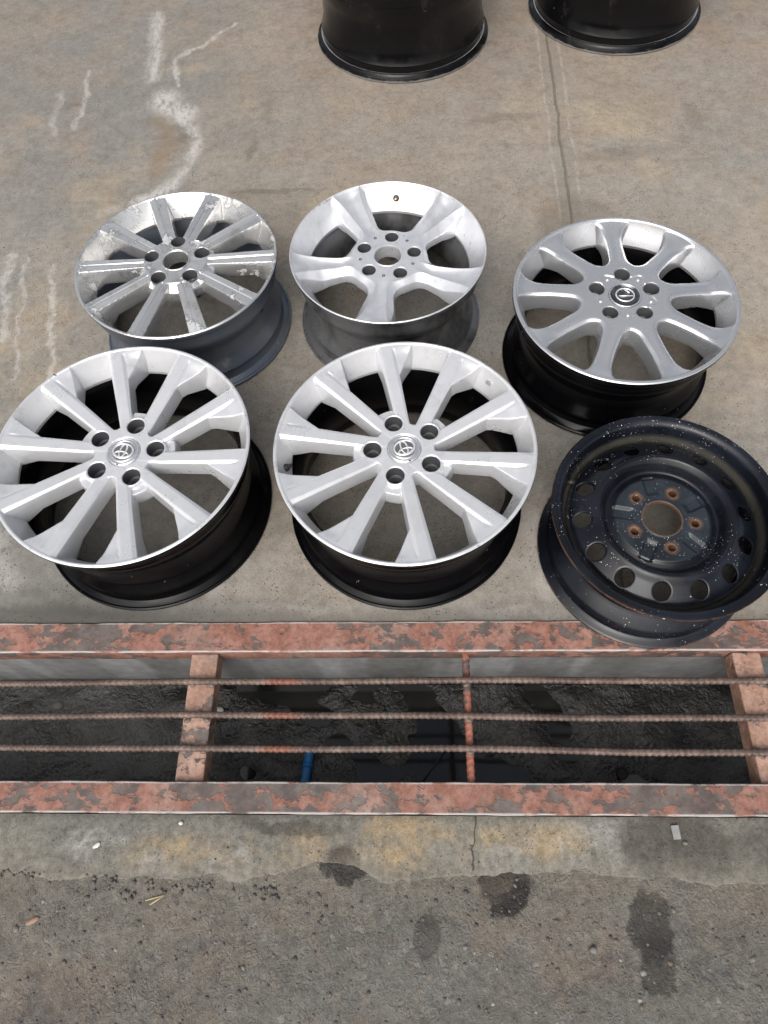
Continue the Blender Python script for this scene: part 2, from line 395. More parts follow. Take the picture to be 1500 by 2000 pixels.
def mat_railpaint(name, red=(.30, .125, .09), bare=.5, ylim=None):
    s = N(name); p = s.oc(); x, y, z = s.xyz()
    wv = s.warp(18, .03)
    n1 = s.noise(40, 6, .64, s.map(wv, (.8, 1.1, 1))); n2 = s.noise(4.5, 3, .5); n3 = s.noise(120, 4, .65)
    mask = s.step(s.math('ADD', n1, s.rng_(n2, .3, .7, -.15, .15)), bare - .02, bare + .02)
    red2 = s.mix(s.step(s.noise(30, 5, .6), .35, .65), red, tuple(min(1, c * 1.2 + .03) for c in red))
    red2 = s.mix(s.math('MULTIPLY', s.step(s.noise(8, 5, .6, s.map(p, loc=(4, 4, 4))), .52, .68), .55), red2, (.32, .24, .20))
    steel = s.mix(s.step(s.noise(22, 5, .65), .35, .65), (.085, .068, .062), (.140, .118, .106))
    steel = s.mix(s.math('MULTIPLY', s.step(s.noise(6, 4, .6, s.map(p, loc=(1, 5, 2))), .6, .68), .7), steel, (.14, .060, .030))
    spots = s.step(s.noise(130, 4, .7, s.map(p, loc=(2, 2, 2))), .60, .66)
    red2 = s.mix(s.math('MULTIPLY', spots, .6), red2, (.10, .07, .06))
    run = s.step(s.noise(10, 4, .65, s.map(p, (2.2, .5, 1), loc=(6, 1, 0))), .56, .70)
    red2 = s.mix(s.math('MULTIPLY', run, .5), red2, (.20, .085, .045))
    steel = s.mix(s.math('MULTIPLY', s.step(s.noise(90, 4, .7, s.map(p, loc=(5, 0, 1))), .55, .62), .5), steel, tuple(c * .8 for c in red))
    dust = s.step(s.noise(6, 4, .6, s.map(p, loc=(0, 8, 3))), .52, .70)
    col = s.mix(mask, steel, red2)
    col = s.mix(s.math('MULTIPLY', dust, .32), col, (.22, .20, .175))
    col = s.mix(1, col, s.ramp(n3, [(.3, .78), (.7, 1.2)]), 'MULTIPLY')
    rim_d = s.math('SUBTRACT', mask, s.step(s.math('ADD', n1, s.rng_(n2, .3, .7, -.15, .15)), bare + .01, bare + .05))
    col = s.mix(s.math('MULTIPLY', rim_d, .35), col, (.04, .03, .027))
    if ylim:
        e = None
        for yy in ylim:
            d = s.math('ABSOLUTE', s.math('SUBTRACT', y, yy)); e = d if e is None else s.math('MINIMUM', e, d)
        e = s.math('MULTIPLY', s.math('SUBTRACT', 1, s.step(e, .0008, .0032)), s.step(s.noise(16, 4, .7), .36, .52)); e = s.math('MULTIPLY', e, s.step(z, -.001, .001))
        col = s.mix(s.math('MULTIPLY', e, .85), col, (.46, .42, .40))
    h = s.math('ADD', mask, s.math('MULTIPLY', n3, .4))
    return s.out(col, s.rng_(n1, .3, .7, .45, .7), 0, s.bump(h, .5, .0012), spec=.45)
def mat_rebar():
    s = N('rusty_rebar'); p = s.oc(); n1 = s.noise(9, 5, .6, s.map(p, (1, .2, .2))); n3 = s.noise(140, 4, .6)
    col = s.mix(s.step(n1, .4, .6), (.095, .066, .054), (.175, .125, .102))
    col = s.mix(s.step(s.noise(3.2, 4, .6, s.map(p, (1, .2, .2), loc=(2, 0, 0))), .55, .62), col, (.21, .090, .060))
    col = s.mix(s.math('MULTIPLY', s.step(s.noise(5, 4, .6, s.map(p, (1, .2, .2), loc=(7, 0, 0))), .58, .66), .6), col, (.17, .18, .16))
    col = s.mix(1, col, s.ramp(n3, [(.3, .65), (.7, 1.3)]), 'MULTIPLY')
    return s.out(col, .55, .15, s.bump(n3, .4, .001))

DEPTH = -.30
M_SLAB = mat_slab(); M_APRON = mat_apron(); M_ROUGH = mat_apron('worn_aggregate', True)
M_WALL = mat_wall(); M_MUD = mat_mud(); M_WATER = mat_water()

# ================================================================== THE SETTING
RAIL_FO, RAIL_FI, RAIL_NI, RAIL_NO = .4045, .3475, .1225, .0725
XL = 2.4                         # half length of the drain
def grid_sheet(name, xs, ys, zf, mat):
    X, Y = np.meshgrid(np.array(xs), np.array(ys)); Z = zf(X, Y)
    V = np.stack([X, Y, Z], -1).reshape(-1, 3); n = len(xs); m = len(ys)
    i, j = np.meshgrid(np.arange(m - 1), np.arange(n - 1), indexing='ij')
    Q = np.stack([i * n + j, i * n + j + 1, (i + 1) * n + j + 1, (i + 1) * n + j], -1).reshape(-1, 4)
    o = link(name, mesh_np(name, V, Q), mat); o['kind'] = 'structure'; return o
def lumps(seed, sc, amp):
    ph = np.random.default_rng(seed).uniform(0, 6.28, (10, 3))
    def f(X, Y):
        z = 0
        for k, (a, b, c) in enumerate(ph):
            q = sc * (1 + .35 * k); z = z + np.sin(X * q * np.cos(a) + Y * q * np.sin(a) + b) / (1 + .5 * k)
        return z * amp
    return f
def span(a, b, st, far):
    s_ = list(np.arange(a, b, st)) + [b]
    return [-far, -far / 4] + s_ + [far / 4, far]
lz = lumps(3, 9, .0009)
grid_sheet('concrete_slab', span(-1.9, 1.9, .02, 60), list(np.linspace(RAIL_FO + .0015, 3.0, 130)) + [6, 20, 60],
           lambda X, Y: np.where((np.abs(X) < 3) & (Y < 3.1), lz(X, Y) * np.clip((Y - RAIL_FO) * 8, 0, 1), 0) - .001, M_SLAB)
# worn lower pavement
lr = lumps(5, 30, .0013)
grid_sheet('worn_pavement', span(-1.2, 1.2, .008, 60), [-60, -15, -3] + list(np.linspace(-.75, .055, 110)),
           lambda X, Y: np.where(np.abs(X) < 3, lr(X, Y), 0) - .0062, M_ROUGH)
# thin concrete apron along the drain, with a ragged broken edge
def apron():
    pts = [(-.68, -.007), (-.627, -.013), (-.549, -.022), (-.423, -.019), (-.306, -.019), (-.174, -.001), (-.091, -.009), (-.009, -.024), (.073, -.017), (.155, -.010), (.315, -.021), (.434, -.025), (.552, -.029)]
    pts = [P2(*q) for q in pts]; px = [q[0] for q in pts]; py = [q[1] for q in pts]
    xs = np.arange(-2.4, 2.401, .004); e = np.interp(xs, px, py)
    for k in range(9):
        f_ = 25 * 1.75 ** k; e += .0042 / 1.62 ** k * np.sin(xs * f_ + k * 2.1 + 2 * np.sin(xs * f_ * .37))
    rows = []; m = 20
    for j in range(m):
        t = j / (m - 1); yy = RAIL_NO - .0015 + (e - RAIL_NO) * t
        zz = lr(xs, yy) * .5 * min(1, t * 4) - .001 - .0050 * t ** 3
        rows.append(np.stack([xs, yy, zz], -1))
    r = rows[-1].copy(); r[:, 1] -= .003; r[:, 2] -= .006; rows.append(r)
    V = np.concatenate(rows); n = len(xs)
    i, j = np.meshgrid(np.arange(len(rows) - 1), np.arange(n - 1), indexing='ij')
    Q = np.stack([i * n + j, (i + 1) * n + j, (i + 1) * n + j + 1, i * n + j + 1], -1).reshape(-1, 4)
    o = link('concrete_apron', mesh_np('concrete_apron', V, Q), M_APRON); o['kind'] = 'structure'
apron()
DEPTH = -.30
def quad(name, pts, mat, kind='structure'):
    me = bpy.data.meshes.new(name); me.from_pydata(pts, [], [tuple(range(len(pts)))]); o = link(name, me, mat); o['kind'] = kind; return o
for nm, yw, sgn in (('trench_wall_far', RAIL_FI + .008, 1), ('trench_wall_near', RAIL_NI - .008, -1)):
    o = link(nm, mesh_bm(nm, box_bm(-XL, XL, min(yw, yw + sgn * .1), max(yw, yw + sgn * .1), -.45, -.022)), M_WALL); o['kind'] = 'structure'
lm = lumps(11, 34, .0028); lm2 = lumps(12, 8, .0035)
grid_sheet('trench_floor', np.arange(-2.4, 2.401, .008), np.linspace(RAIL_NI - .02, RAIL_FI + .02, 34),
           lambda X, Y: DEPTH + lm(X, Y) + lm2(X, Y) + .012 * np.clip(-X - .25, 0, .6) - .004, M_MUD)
o = link('puddle_water', mesh_np('puddle', [(-2.4, RAIL_NI - .02, DEPTH - .0040), (2.4, RAIL_NI - .02, DEPTH - .0040), (2.4, RAIL_FI + .02, DEPTH - .0040), (-2.4, RAIL_FI + .02, DEPTH - .0040)], [[0, 1, 2, 3]]), M_WATER)
o['kind'] = 'structure'

# ------------------------------------------------------------------ drain grate
grate = empty('drain_grate', (0, (RAIL_FO + RAIL_NO) / 2, 0), 0, 'long rusty steel drain grate with flaking red paint set in the concrete', 'drain grate')
GY = grate.location.y
def gpart(name, bm, mat, smooth=False):
    o = link(name, mesh_bm(name, bm, smooth), mat, grate); return o
def rail(y0, y1, inner, seed):
    # angle iron: flat top flange plus a vertical leg on the trench side, a little dented
    xs = np.arange(-XL, XL + .001, .01)
    rg = np.random.default_rng(seed); j = lambda a: a * (np.sin(xs * 21 + rg.uniform(0, 6)) + .6 * np.sin(xs * 57 + rg.uniform(0, 6)) + .4 * np.sin(xs * 131 + rg.uniform(0, 6)))
    t = .006
    if inner > 0: prof = [(y0, -.02), (y0, .0022), (y0 + .0012, .0034), (y1 - .0012, .0034), (y1, .0022), (y1, -.042), (y1 - t, -.042), (y1 - t, -.006)]
    else: prof = [(y1, -.02), (y1, .0022), (y1 - .0012, .0034), (y0 + .0012, .0034), (y0, .0022), (y0, -.042), (y0 + t, -.042), (y0 + t, -.006)]
    ja, jb, jz = j(.00045), j(.00045), j(.0003); mid = (y0 + y1) / 2
    rows = [np.stack([xs, np.full_like(xs, py - GY) + (ja if py < mid else jb), pz + jz], -1) for py, pz in prof]
    V = np.concatenate(rows); n = len(xs); m = len(prof)
    i, k = np.meshgrid(np.arange(m - 1), np.arange(n - 1), indexing='ij')
    Q = np.stack([i * n + k, i * n + k + 1, (i + 1) * n + k + 1, (i + 1) * n + k], -1).reshape(-1, 4)
    if inner < 0: Q = Q[:, ::-1]
    Q = Q[:, ::-1]
    me = mesh_np('frame_rail', V, Q); me.set_sharp_from_angle(angle=rad(30))
    return me
r1 = link('frame_rail', rail(RAIL_FI, RAIL_FO, -1, 1), mat_railpaint('rail_paint_far', (.235, .105, .075), .465, (RAIL_FI - GY + .0008, RAIL_FO - GY - .0008)), grate)
r2 = link('frame_rail', rail(RAIL_NO, RAIL_NI, 1, 2), mat_railpaint('rail_paint_near', (.215, .095, .066), .500, (RAIL_NO - GY + .0008, RAIL_NI - GY - .0008)), grate)
M_TUBE = mat_railpaint('crossbar_paint', (.30, .175, .125), .38)
M_THIN = mat_railpaint('thin_bar_paint', (.25, .085, .050), .42)
TOPZ = -.0075
def cross(x, w, mat, name='crossbar'):
    bm = box_bm(x - w / 2, x + w / 2, RAIL_NI - GY + .0005, RAIL_FI - GY - .0005, TOPZ - .04, TOPZ, .003)
    return gpart(name, bm, mat, False)
cross(-.388, .050, M_TUBE); cross(.605, .050, M_TUBE)
def rebar_mesh(length, r0, bend, seed, axis='x', pitch=.0095, rib=.0011):
    st = .0015; xs = np.arange(-length / 2, length / 2, st); na = 16
    a = np.linspace(0, 2 * np.pi, na, endpoint=False)
    X, A = np.meshgrid(xs, a, indexing='ij')
    half = np.where(np.sin(A) > 0, 1, -1)
    ph = 2 * np.pi * (X / pitch + half * A / (2 * np.pi) * 1.5)
    ribs = np.clip(np.cos(ph) * 2.6 - 1.1, 0, 1) * np.clip(np.abs(np.sin(A)) * 3 - .4, 0, 1)
    ridge = np.clip(1 - np.abs(np.sin(A)) * 4.5, 0, 1)
    Rr = r0 + rib * np.maximum(ribs, ridge)
    b = bend(X)
    V = np.stack([X, Rr * np.cos(A + .7) + b, Rr * np.sin(A + .7)], -1)
    if axis == 'y': V = V[..., [1, 0, 2]]
    V = V.reshape(-1, 3); n = len(xs)
    i, k = np.meshgrid(np.arange(n - 1), np.arange(na), indexing='ij')
    Q = np.stack([i * na + k, i * na + (k + 1) % na, (i + 1) * na + (k + 1) % na, (i + 1) * na + k], -1).reshape(-1, 4)
    if axis == 'x': Q = Q[:, ::-1]
    return mesh_np('rebar', V, Q)
M_REBAR = mat_rebar()
for i, (yy, bd) in enumerate(((.2935, lambda X: .0016 * np.sin(X * 3 + 1) - .0025 * np.clip(X, -1, 1) ** 2 + .0008 * np.sin(X * 11)), (.2315, lambda X: .0022 * np.sin(X * 4 + 2.5) - .001 * X + .0008 * np.sin(X * 13 + 1)), (.1775, lambda X: -.006 * np.clip(X - .05, 0, .33) / .33 + .0012 * np.sin(X * 5) + .0007 * np.sin(X * 12)))):
    o = link('rebar', rebar_mesh(4.4, .0046, bd, i, 'x', .0110, .0019), M_REBAR, grate)
    o.location = (0, yy - GY, -.0012)
# thin middle cross piece is a painted ribbed bar
o = link('crossbar', rebar_mesh(RAIL_FI - RAIL_NI - .001, .0065, lambda X: 0 * X, 9, 'y', .012, .0009), M_THIN, grate)
o.location = (.098, (RAIL_FI + RAIL_NI) / 2 - GY, -.0150)

# ================================================================== WHEEL MATERIALS
def mat_silver(name, base, rough, metal, dirt=.35, chips=True, smear=0.0, smear_col=(.3, .3, .31), fine=1.0, lip=None):
    s = N(name); p = s.oc()
    n1 = s.noise(9, 5, .6); n2 = s.noise(60, 5, .65); n3 = s.noise(900, 2, .5)
    col = s.mix(s.math('MULTIPLY', s.step(n1, .48, .72), dirt), base, tuple(c * .72 for c in base))
    col = s.mix(1, col, s.ramp(n2, [(.3, 1 - .07 * fine), (.7, 1 + .05 * fine)]), 'MULTIPLY')
    if smear:
        q = s.step(s.noise(14, 6, .7, s.map(s.warp(8, .06), (1, .45, .6), rot=(0, 0, .6))), .50, .66)
        col = s.mix(s.math('MULTIPLY', q, smear), col, smear_col)
    rg = s.math('ADD', s.rng_(n1, .3, .7, rough - .05, rough + .06), s.rng_(n2, .3, .7, -.04 * fine, .04 * fine))
    mt = metal
    if chips:
        v = s.voro(42, s.warp(70, .006)); sel = s.step(s.noise(8, 3, .6), .60, .66)
        c = s.math('MULTIPLY', s.math('SUBTRACT', 1, s.step(v, .07, .12)), sel)
        sc = s.step(s.noise(24, 4, .7, s.map(p, (1, 7, 2), rot=(0, 0, .9))), .70, .74)
        c = s.math('MAXIMUM', c, s.math('MULTIPLY', sc, .55))
        col = s.mix(s.math('MULTIPLY', c, .8), col, (.16, .15, .145))
    if lip:
        rr = s.vm('LENGTH', s.flat())
        q = s.math('MULTIPLY', s.step(rr, lip - .0075, lip - .003), s.step(s.noise(26, 4, .75, s.map(p, (1, 1, 3))), .54, .64))
        q2 = s.math('MULTIPLY', s.step(s.noise(5, 3, .6, s.map(p, loc=(3, 1, 2))), .40, .58), q)
        col = s.mix(s.math('MULTIPLY', q2, .75), col, (.20, .19, .185))
        dd = s.math('MULTIPLY', s.step(s.noise(18, 5, .7, s.map(p, loc=(1, 4, 7))), .54, .74), .30)
        col = s.mix(dd, col, (.33, .315, .295))
    return s.out(col, rg, mt, s.bump(n2, .04, .0004) if chips else None)
M_SIL_E = mat_silver('bright_silver_paint', (.72, .725, .74), .31, .50, .30, fine=.5, lip=.2336)
M_SIL_C = mat_silver('hyper_silver_paint', (.60, .605, .62), .28, .80, .10, False, fine=.0)
M_SIL_B = mat_silver('dull_silver_paint', (.66, .67, .695), .33, .56, .3, True, .42, (.44, .44, .46), lip=.2099)
def mat_peel():
    s = N('peeling_machined_alloy'); p = s.oc()
    wv = s.warp(26, .02)
    n1 = s.noise(17, 6, .68, wv); n2 = s.noise(70, 5, .65); n3 = s.noise(6, 4, .6)
    f_ = s.math('ADD', n1, s.rng_(n3, .3, .7, -.07, .07))
    lac = s.step(f_, .60, .625)
    met = s.mix(s.step(n3, .35, .65), (.66, .655, .645), (.74, .74, .735))
    met = s.mix(s.math('MULTIPLY', s.step(n2, .5, .7), .15), met, (.55, .535, .51))
    stain = s.math('MULTIPLY', s.step(s.noise(13, 5, .7, s.map(p, loc=(4, 2, 1))), .54, .70), .55)
    met = s.mix(stain, met, (.42, .39, .34))
    col = s.mix(s.math('MULTIPLY', lac, .6), met, (.74, .74, .735))
    edge = s.math('SUBTRACT', s.step(f_, .565, .575), lac)
    col = s.mix(s.math('MULTIPLY', edge, .35), col, (.30, .29, .28))
    rough = s.math('ADD', s.rng_(lac, 0, 1, .23, .36), s.rng_(n2, .3, .7, -.02, .02))
    return s.out(col, rough, s.rng_(lac, 0, 1, .82, .50), s.bump(s.math('ADD', lac, s.math('MULTIPLY', n2, .1)), .25, .0005))
M_SIL_A = mat_peel()
def mat_barrel(name, base, rough, coat=0, grime=(.10, .09, .075), amt=.2, metal=0.0, edge=None, spec=.5):
    s = N(name); p = s.oc()
    n1 = s.noise(6, 6, .65, s.map(p, (1, 1, .6))); n2 = s.noise(50, 5, .7)
    col = s.mix(s.math('MULTIPLY', s.step(n1, .46, .68), amt), base, grime)
    col = s.mix(s.math('MULTIPLY', s.step(s.noise(16, 6, .75, s.map(p, (1, 1, .5), loc=(5, 5, 5))), .60, .70), amt * .8), col, tuple(min(1, c * 2.2) for c in grime))
    sc = s.step(s.noise(34, 3, .7, s.map(p, (2, 2, .25))), .70, .74)
    col = s.mix(s.math('MULTIPLY', sc, .5 * min(1, amt * 2.5)), col, (.30, .30, .30))
    if edge:
        x, y, z = s.xyz(); m = s.math('SUBTRACT', 1, s.step(s.math('ADD', z, s.rng_(s.noise(22, 4, .7), 0, 1, -.004, .004)), edge[0], edge[0] + .004))
        col = s.mix(s.math('MULTIPLY', m, edge[2]), col, edge[1])
    r = s.math('ADD', s.rng_(n1, .4, .7, rough, rough + .22 * (amt + .3)), s.rng_(n2, .3, .7, -.03, .05))
    return s.out(col, r, metal, s.bump(n2, .08, .0008), coat=coat, coat_r=.08, spec=spec)
M_BAR_E = mat_barrel('gloss_black_barrel', (.002, .002, .0026), .13, 0, (.008, .007, .0065), .25, spec=.13)
M_BAR_C = mat_barrel('deep_black_barrel', (.002, .002, .0026), .13, 0, (.006, .006, .0055), .2, spec=.12)
M_BAR_A = mat_barrel('blue_grey_barrel', (.10, .12, .155), .30, 0, (.19, .18, .16), .35, .45)
M_BAR_B = mat_barrel('stained_grey_barrel', (.20, .205, .215), .27, 0, (.028, .026, .024), .95, .6)
M_BAR_G = mat_barrel('scuffed_black_barrel', (.003, .003, .0036), .14, 0, (.020, .018, .016), .30, 0, (.0042, (.26, .255, .25), .7), .22)
M_DARK = mat_barrel('dark_seat', (.10, .10, .105), .4, 0, (.06, .05, .04), .5, .6)
M_SEAT = mat_silver('lug_seat_metal', (.12, .122, .13), .42, .4, .3, False)
M_CAP = mat_silver('cap_silver', (.72, .72, .735), .26, .85, .1, False)
M_CAPG = mat_silver('cap_grey', (.17, .168, .168), .40, .5, .1, False)
M_CHROME = mat_silver('emblem_chrome', (.82, .82, .83), .22, .6, .05, False)
M_CAPD = mat_silver('cap_dark_chrome', (.20, .20, .205), .16, 1.0, .05, False)
def simple(name, base, rough, metal=0, spec=.5):
    s = N(name); n2 = s.noise(80, 4, .6)
    col = s.mix(1, base, s.ramp(n2, [(.3, .85), (.7, 1.12)]), 'MULTIPLY')
    return s.out(col, rough, metal, s.bump(n2, .1, .0005), spec=spec)
M_BRASS = simple('valve_brass', (.36, .29, .17), .32, .9)
M_RUBBER = simple('valve_rubber', (.014, .014, .015), .55)

# ================================================================== WHEEL GEOMETRY
def smax(a, b, k):
    h = np.clip(.5 + .5 * (a - b) / k, 0, 1)
    return b * (1 - h) + a * h + k * h * (1 - h)
def smin(a, b, k): return -smax(-a, -b, k)
def sst(x): x = np.clip(x, 0, 1); return x * x * (3 - 2 * x)
def ip(r, xs, ys, sig):
    g = np.arange(0, .26, .0004); k = np.exp(-.5 * (np.arange(-60, 61) * .0004 / sig) ** 2); k /= k.sum()
    y = np.interp(g, xs, ys); y = np.convolve(np.pad(y, 60, mode='edge'), k, 'valid')
    return np.interp(r, g, y)
def fold(r, th, n, phi):
    p = 2 * np.pi / n; d = (th - phi + p / 2) % p - p / 2
    return r * np.cos(d), r * np.sin(d), d
LUG = [math.pi / 2 + 2 * math.pi * k / 5 for k in range(5)]      # local frame: one lug straight up

def face_E(r, th):
    N_, phi, v0 = 10, rad(9.6), -.009
    u, v, d = fold(r, th, N_, phi)
    zt = -.0015 - .0145 * np.clip((.226 - r) / .156, 0, 1)
    hw = .0078 + .0016 * r / .22; fac = .0034 + .0042 * np.clip((r - .06) / .16, 0, 1)
    def bar(vv):
        e = np.abs(vv - v0) - hw
        b = zt - np.where(e > 0, np.minimum(e, fac) * .62 + np.maximum(e - fac, 0) * 11, 0)
        ew = (v0 - hw) - vv; wm = .041 * np.clip((r - .150) / .074, 0, 1)
        w = zt - .0030 * (1 - sst((r - .195) / .03)) - .12 * np.maximum(ew - .003, 0) * (1 - sst((r - .205) / .022)) - .0016 * np.exp(-((ew - .0048) / .0018) ** 2) * sst((.222 - r) / .01) - np.maximum(ew - wm, 0) * 9 - np.where(ew < -.004, 1, 0)
        return smax(b, w, .0010)
    p = 2 * np.pi / N_
    z = bar(v)
    for sgn in (-1, 1):
        dd = d + sgn * p; z = np.maximum(z, np.where(np.cos(dd) > 0, bar(r * np.sin(dd)), -1))
    wall = -.050 * np.clip((.2268 - r) / .0215, 0, 9) ** .85
    z = smax(z, wall, .0022)
    dl = (th - math.pi / 2 + math.pi / 5) % (2 * math.pi / 5) - math.pi / 5
    rh = .0655 + .012 * np.cos(5 * dl)
    hub = -.0160 - 5 * np.maximum(r - rh, 0)
    boss = -.0235 - 6 * np.maximum(r - .0915, 0) - 3 * np.maximum(np.abs(r * dl) - .018, 0)
    return smax(z, np.maximum(hub, boss), .0015)
def face_A(r, th):
    N_, phi = 10, rad(2 - 3)
    u, v, d = fold(r, th, N_, phi)
    hw = .0118 + .0066 * r / .21
    def bar(vv):
        zt = -.0004 - .20 * np.minimum(np.abs(vv), hw) - .0026 * np.exp(-(vv / .0018) ** 2) - np.where(vv < 0, .0010, 0)
        e = np.abs(vv) - hw
        return zt - np.maximum(e, 0) * 9
    z = bar(v); p = 2 * np.pi / N_
    for sgn in (-1, 1):
        dd = d + sgn * p; z = np.maximum(z, np.where(np.cos(dd) > 0, bar(r * np.sin(dd)), -1))
    wall = -.055 * np.clip((.2128 - r) / .030, 0, 9) ** .9
    z = smax(z, wall, .003)
    hub = -.0010 - .9 * np.maximum(r - .066, 0) - 6 * np.maximum(r - .083, 0)
    return smax(z, hub, .003)
def face_B(r, th):
    N_, phi = 5, rad(45 - 9 + 90)
    u, v, d = fold(r, th, N_, phi)
    hw = ip(r, [.03, .07, .10, .15, .185, .207], [.018, .0120, .0130, .0185, .0250, .034], .005)
    zt = ip(r, [.05, .075, .11, .15, .19, .208], [-.0215, -.0225, -.0215, -.0155, -.006, -.001], .007)
    fw = ip(r, [.06, .10, .15, .2], [.005, .013, .017, .009], .006)
    cen = zt - .0075 * (1 - np.clip(v / hw, -1, 1) ** 2) * sst((r - .06) / .05) * sst((.215 - r) / .03)
    e = smin(np.abs(v) - hw, r - .0765, .022)
    z = cen - np.where(e > 0, np.minimum(e, fw) * 1.05 + np.maximum(e - fw, 0) * 8, 0)
    wall = -.062 * np.clip((.2068 - r) / .036, 0, 9) ** .86
    return smax(z, wall, .0045)
def face_C(r, th):
    N_, phi = 9, rad(90 + 1)
    u, v, d = fold(r, th, N_, phi)
    hw = ip(r, [.06, .085, .11, .15, .18, .20, .212, .22], [.028, .0190, .0142, .0128, .0150, .0205, .029, .042], .005)
    zt = ip(r, [.05, .09, .13, .18, .205, .218], [-.001, -.002, -.006, -.0115, -.0075, -.002], .007)
    e = smin(np.abs(v) - hw, r - .0860, .016)
    z = zt - .0016 * np.clip(v / hw, -1, 1) ** 2 * sst((r - .08) / .03) - np.where(e > -.004, (e + .004) ** 2 * 60, 0) * (e < .0035) - np.where(e >= .0035, .0034 + (e - .0035) * 9, 0)
    wall = -.056 * np.clip((.2172 - r) / .0265, 0, 9) ** .85
    z = smax(z, wall, .0035)
    dl = (th - math.pi / 2 + math.pi / 5) % (2 * math.pi / 5) - math.pi / 5
    # slightly sunken dark zone round the cap with scalloped border
    return z - .0022 * sst((.060 + .006 * np.cos(10 * dl) - r) / .003)
def face_F(r, th):
    z = ip(r, [.030, .034, .037, .082, .086, .095, .099, .106, .114, .119, .124, .133, .150, .158, .164, .168], [-.034, -.029, -.0325, -.0325, -.0365, -.0400, -.0390, -.022, -.0120, -.0118, -.0150, -.0190, -.0285, -.0330, -.039, -.046], .0014)
    dl = (th - math.pi / 2) % (2 * math.pi / 5) - math.pi / 5      # zero midway between lugs
    t = np.abs(r * dl)
    dent = sst((r - .044) / .014) * sst((.0145 - t) / .0075) * sst((.0885 - r) / .004)
    return z - .0055 * dent

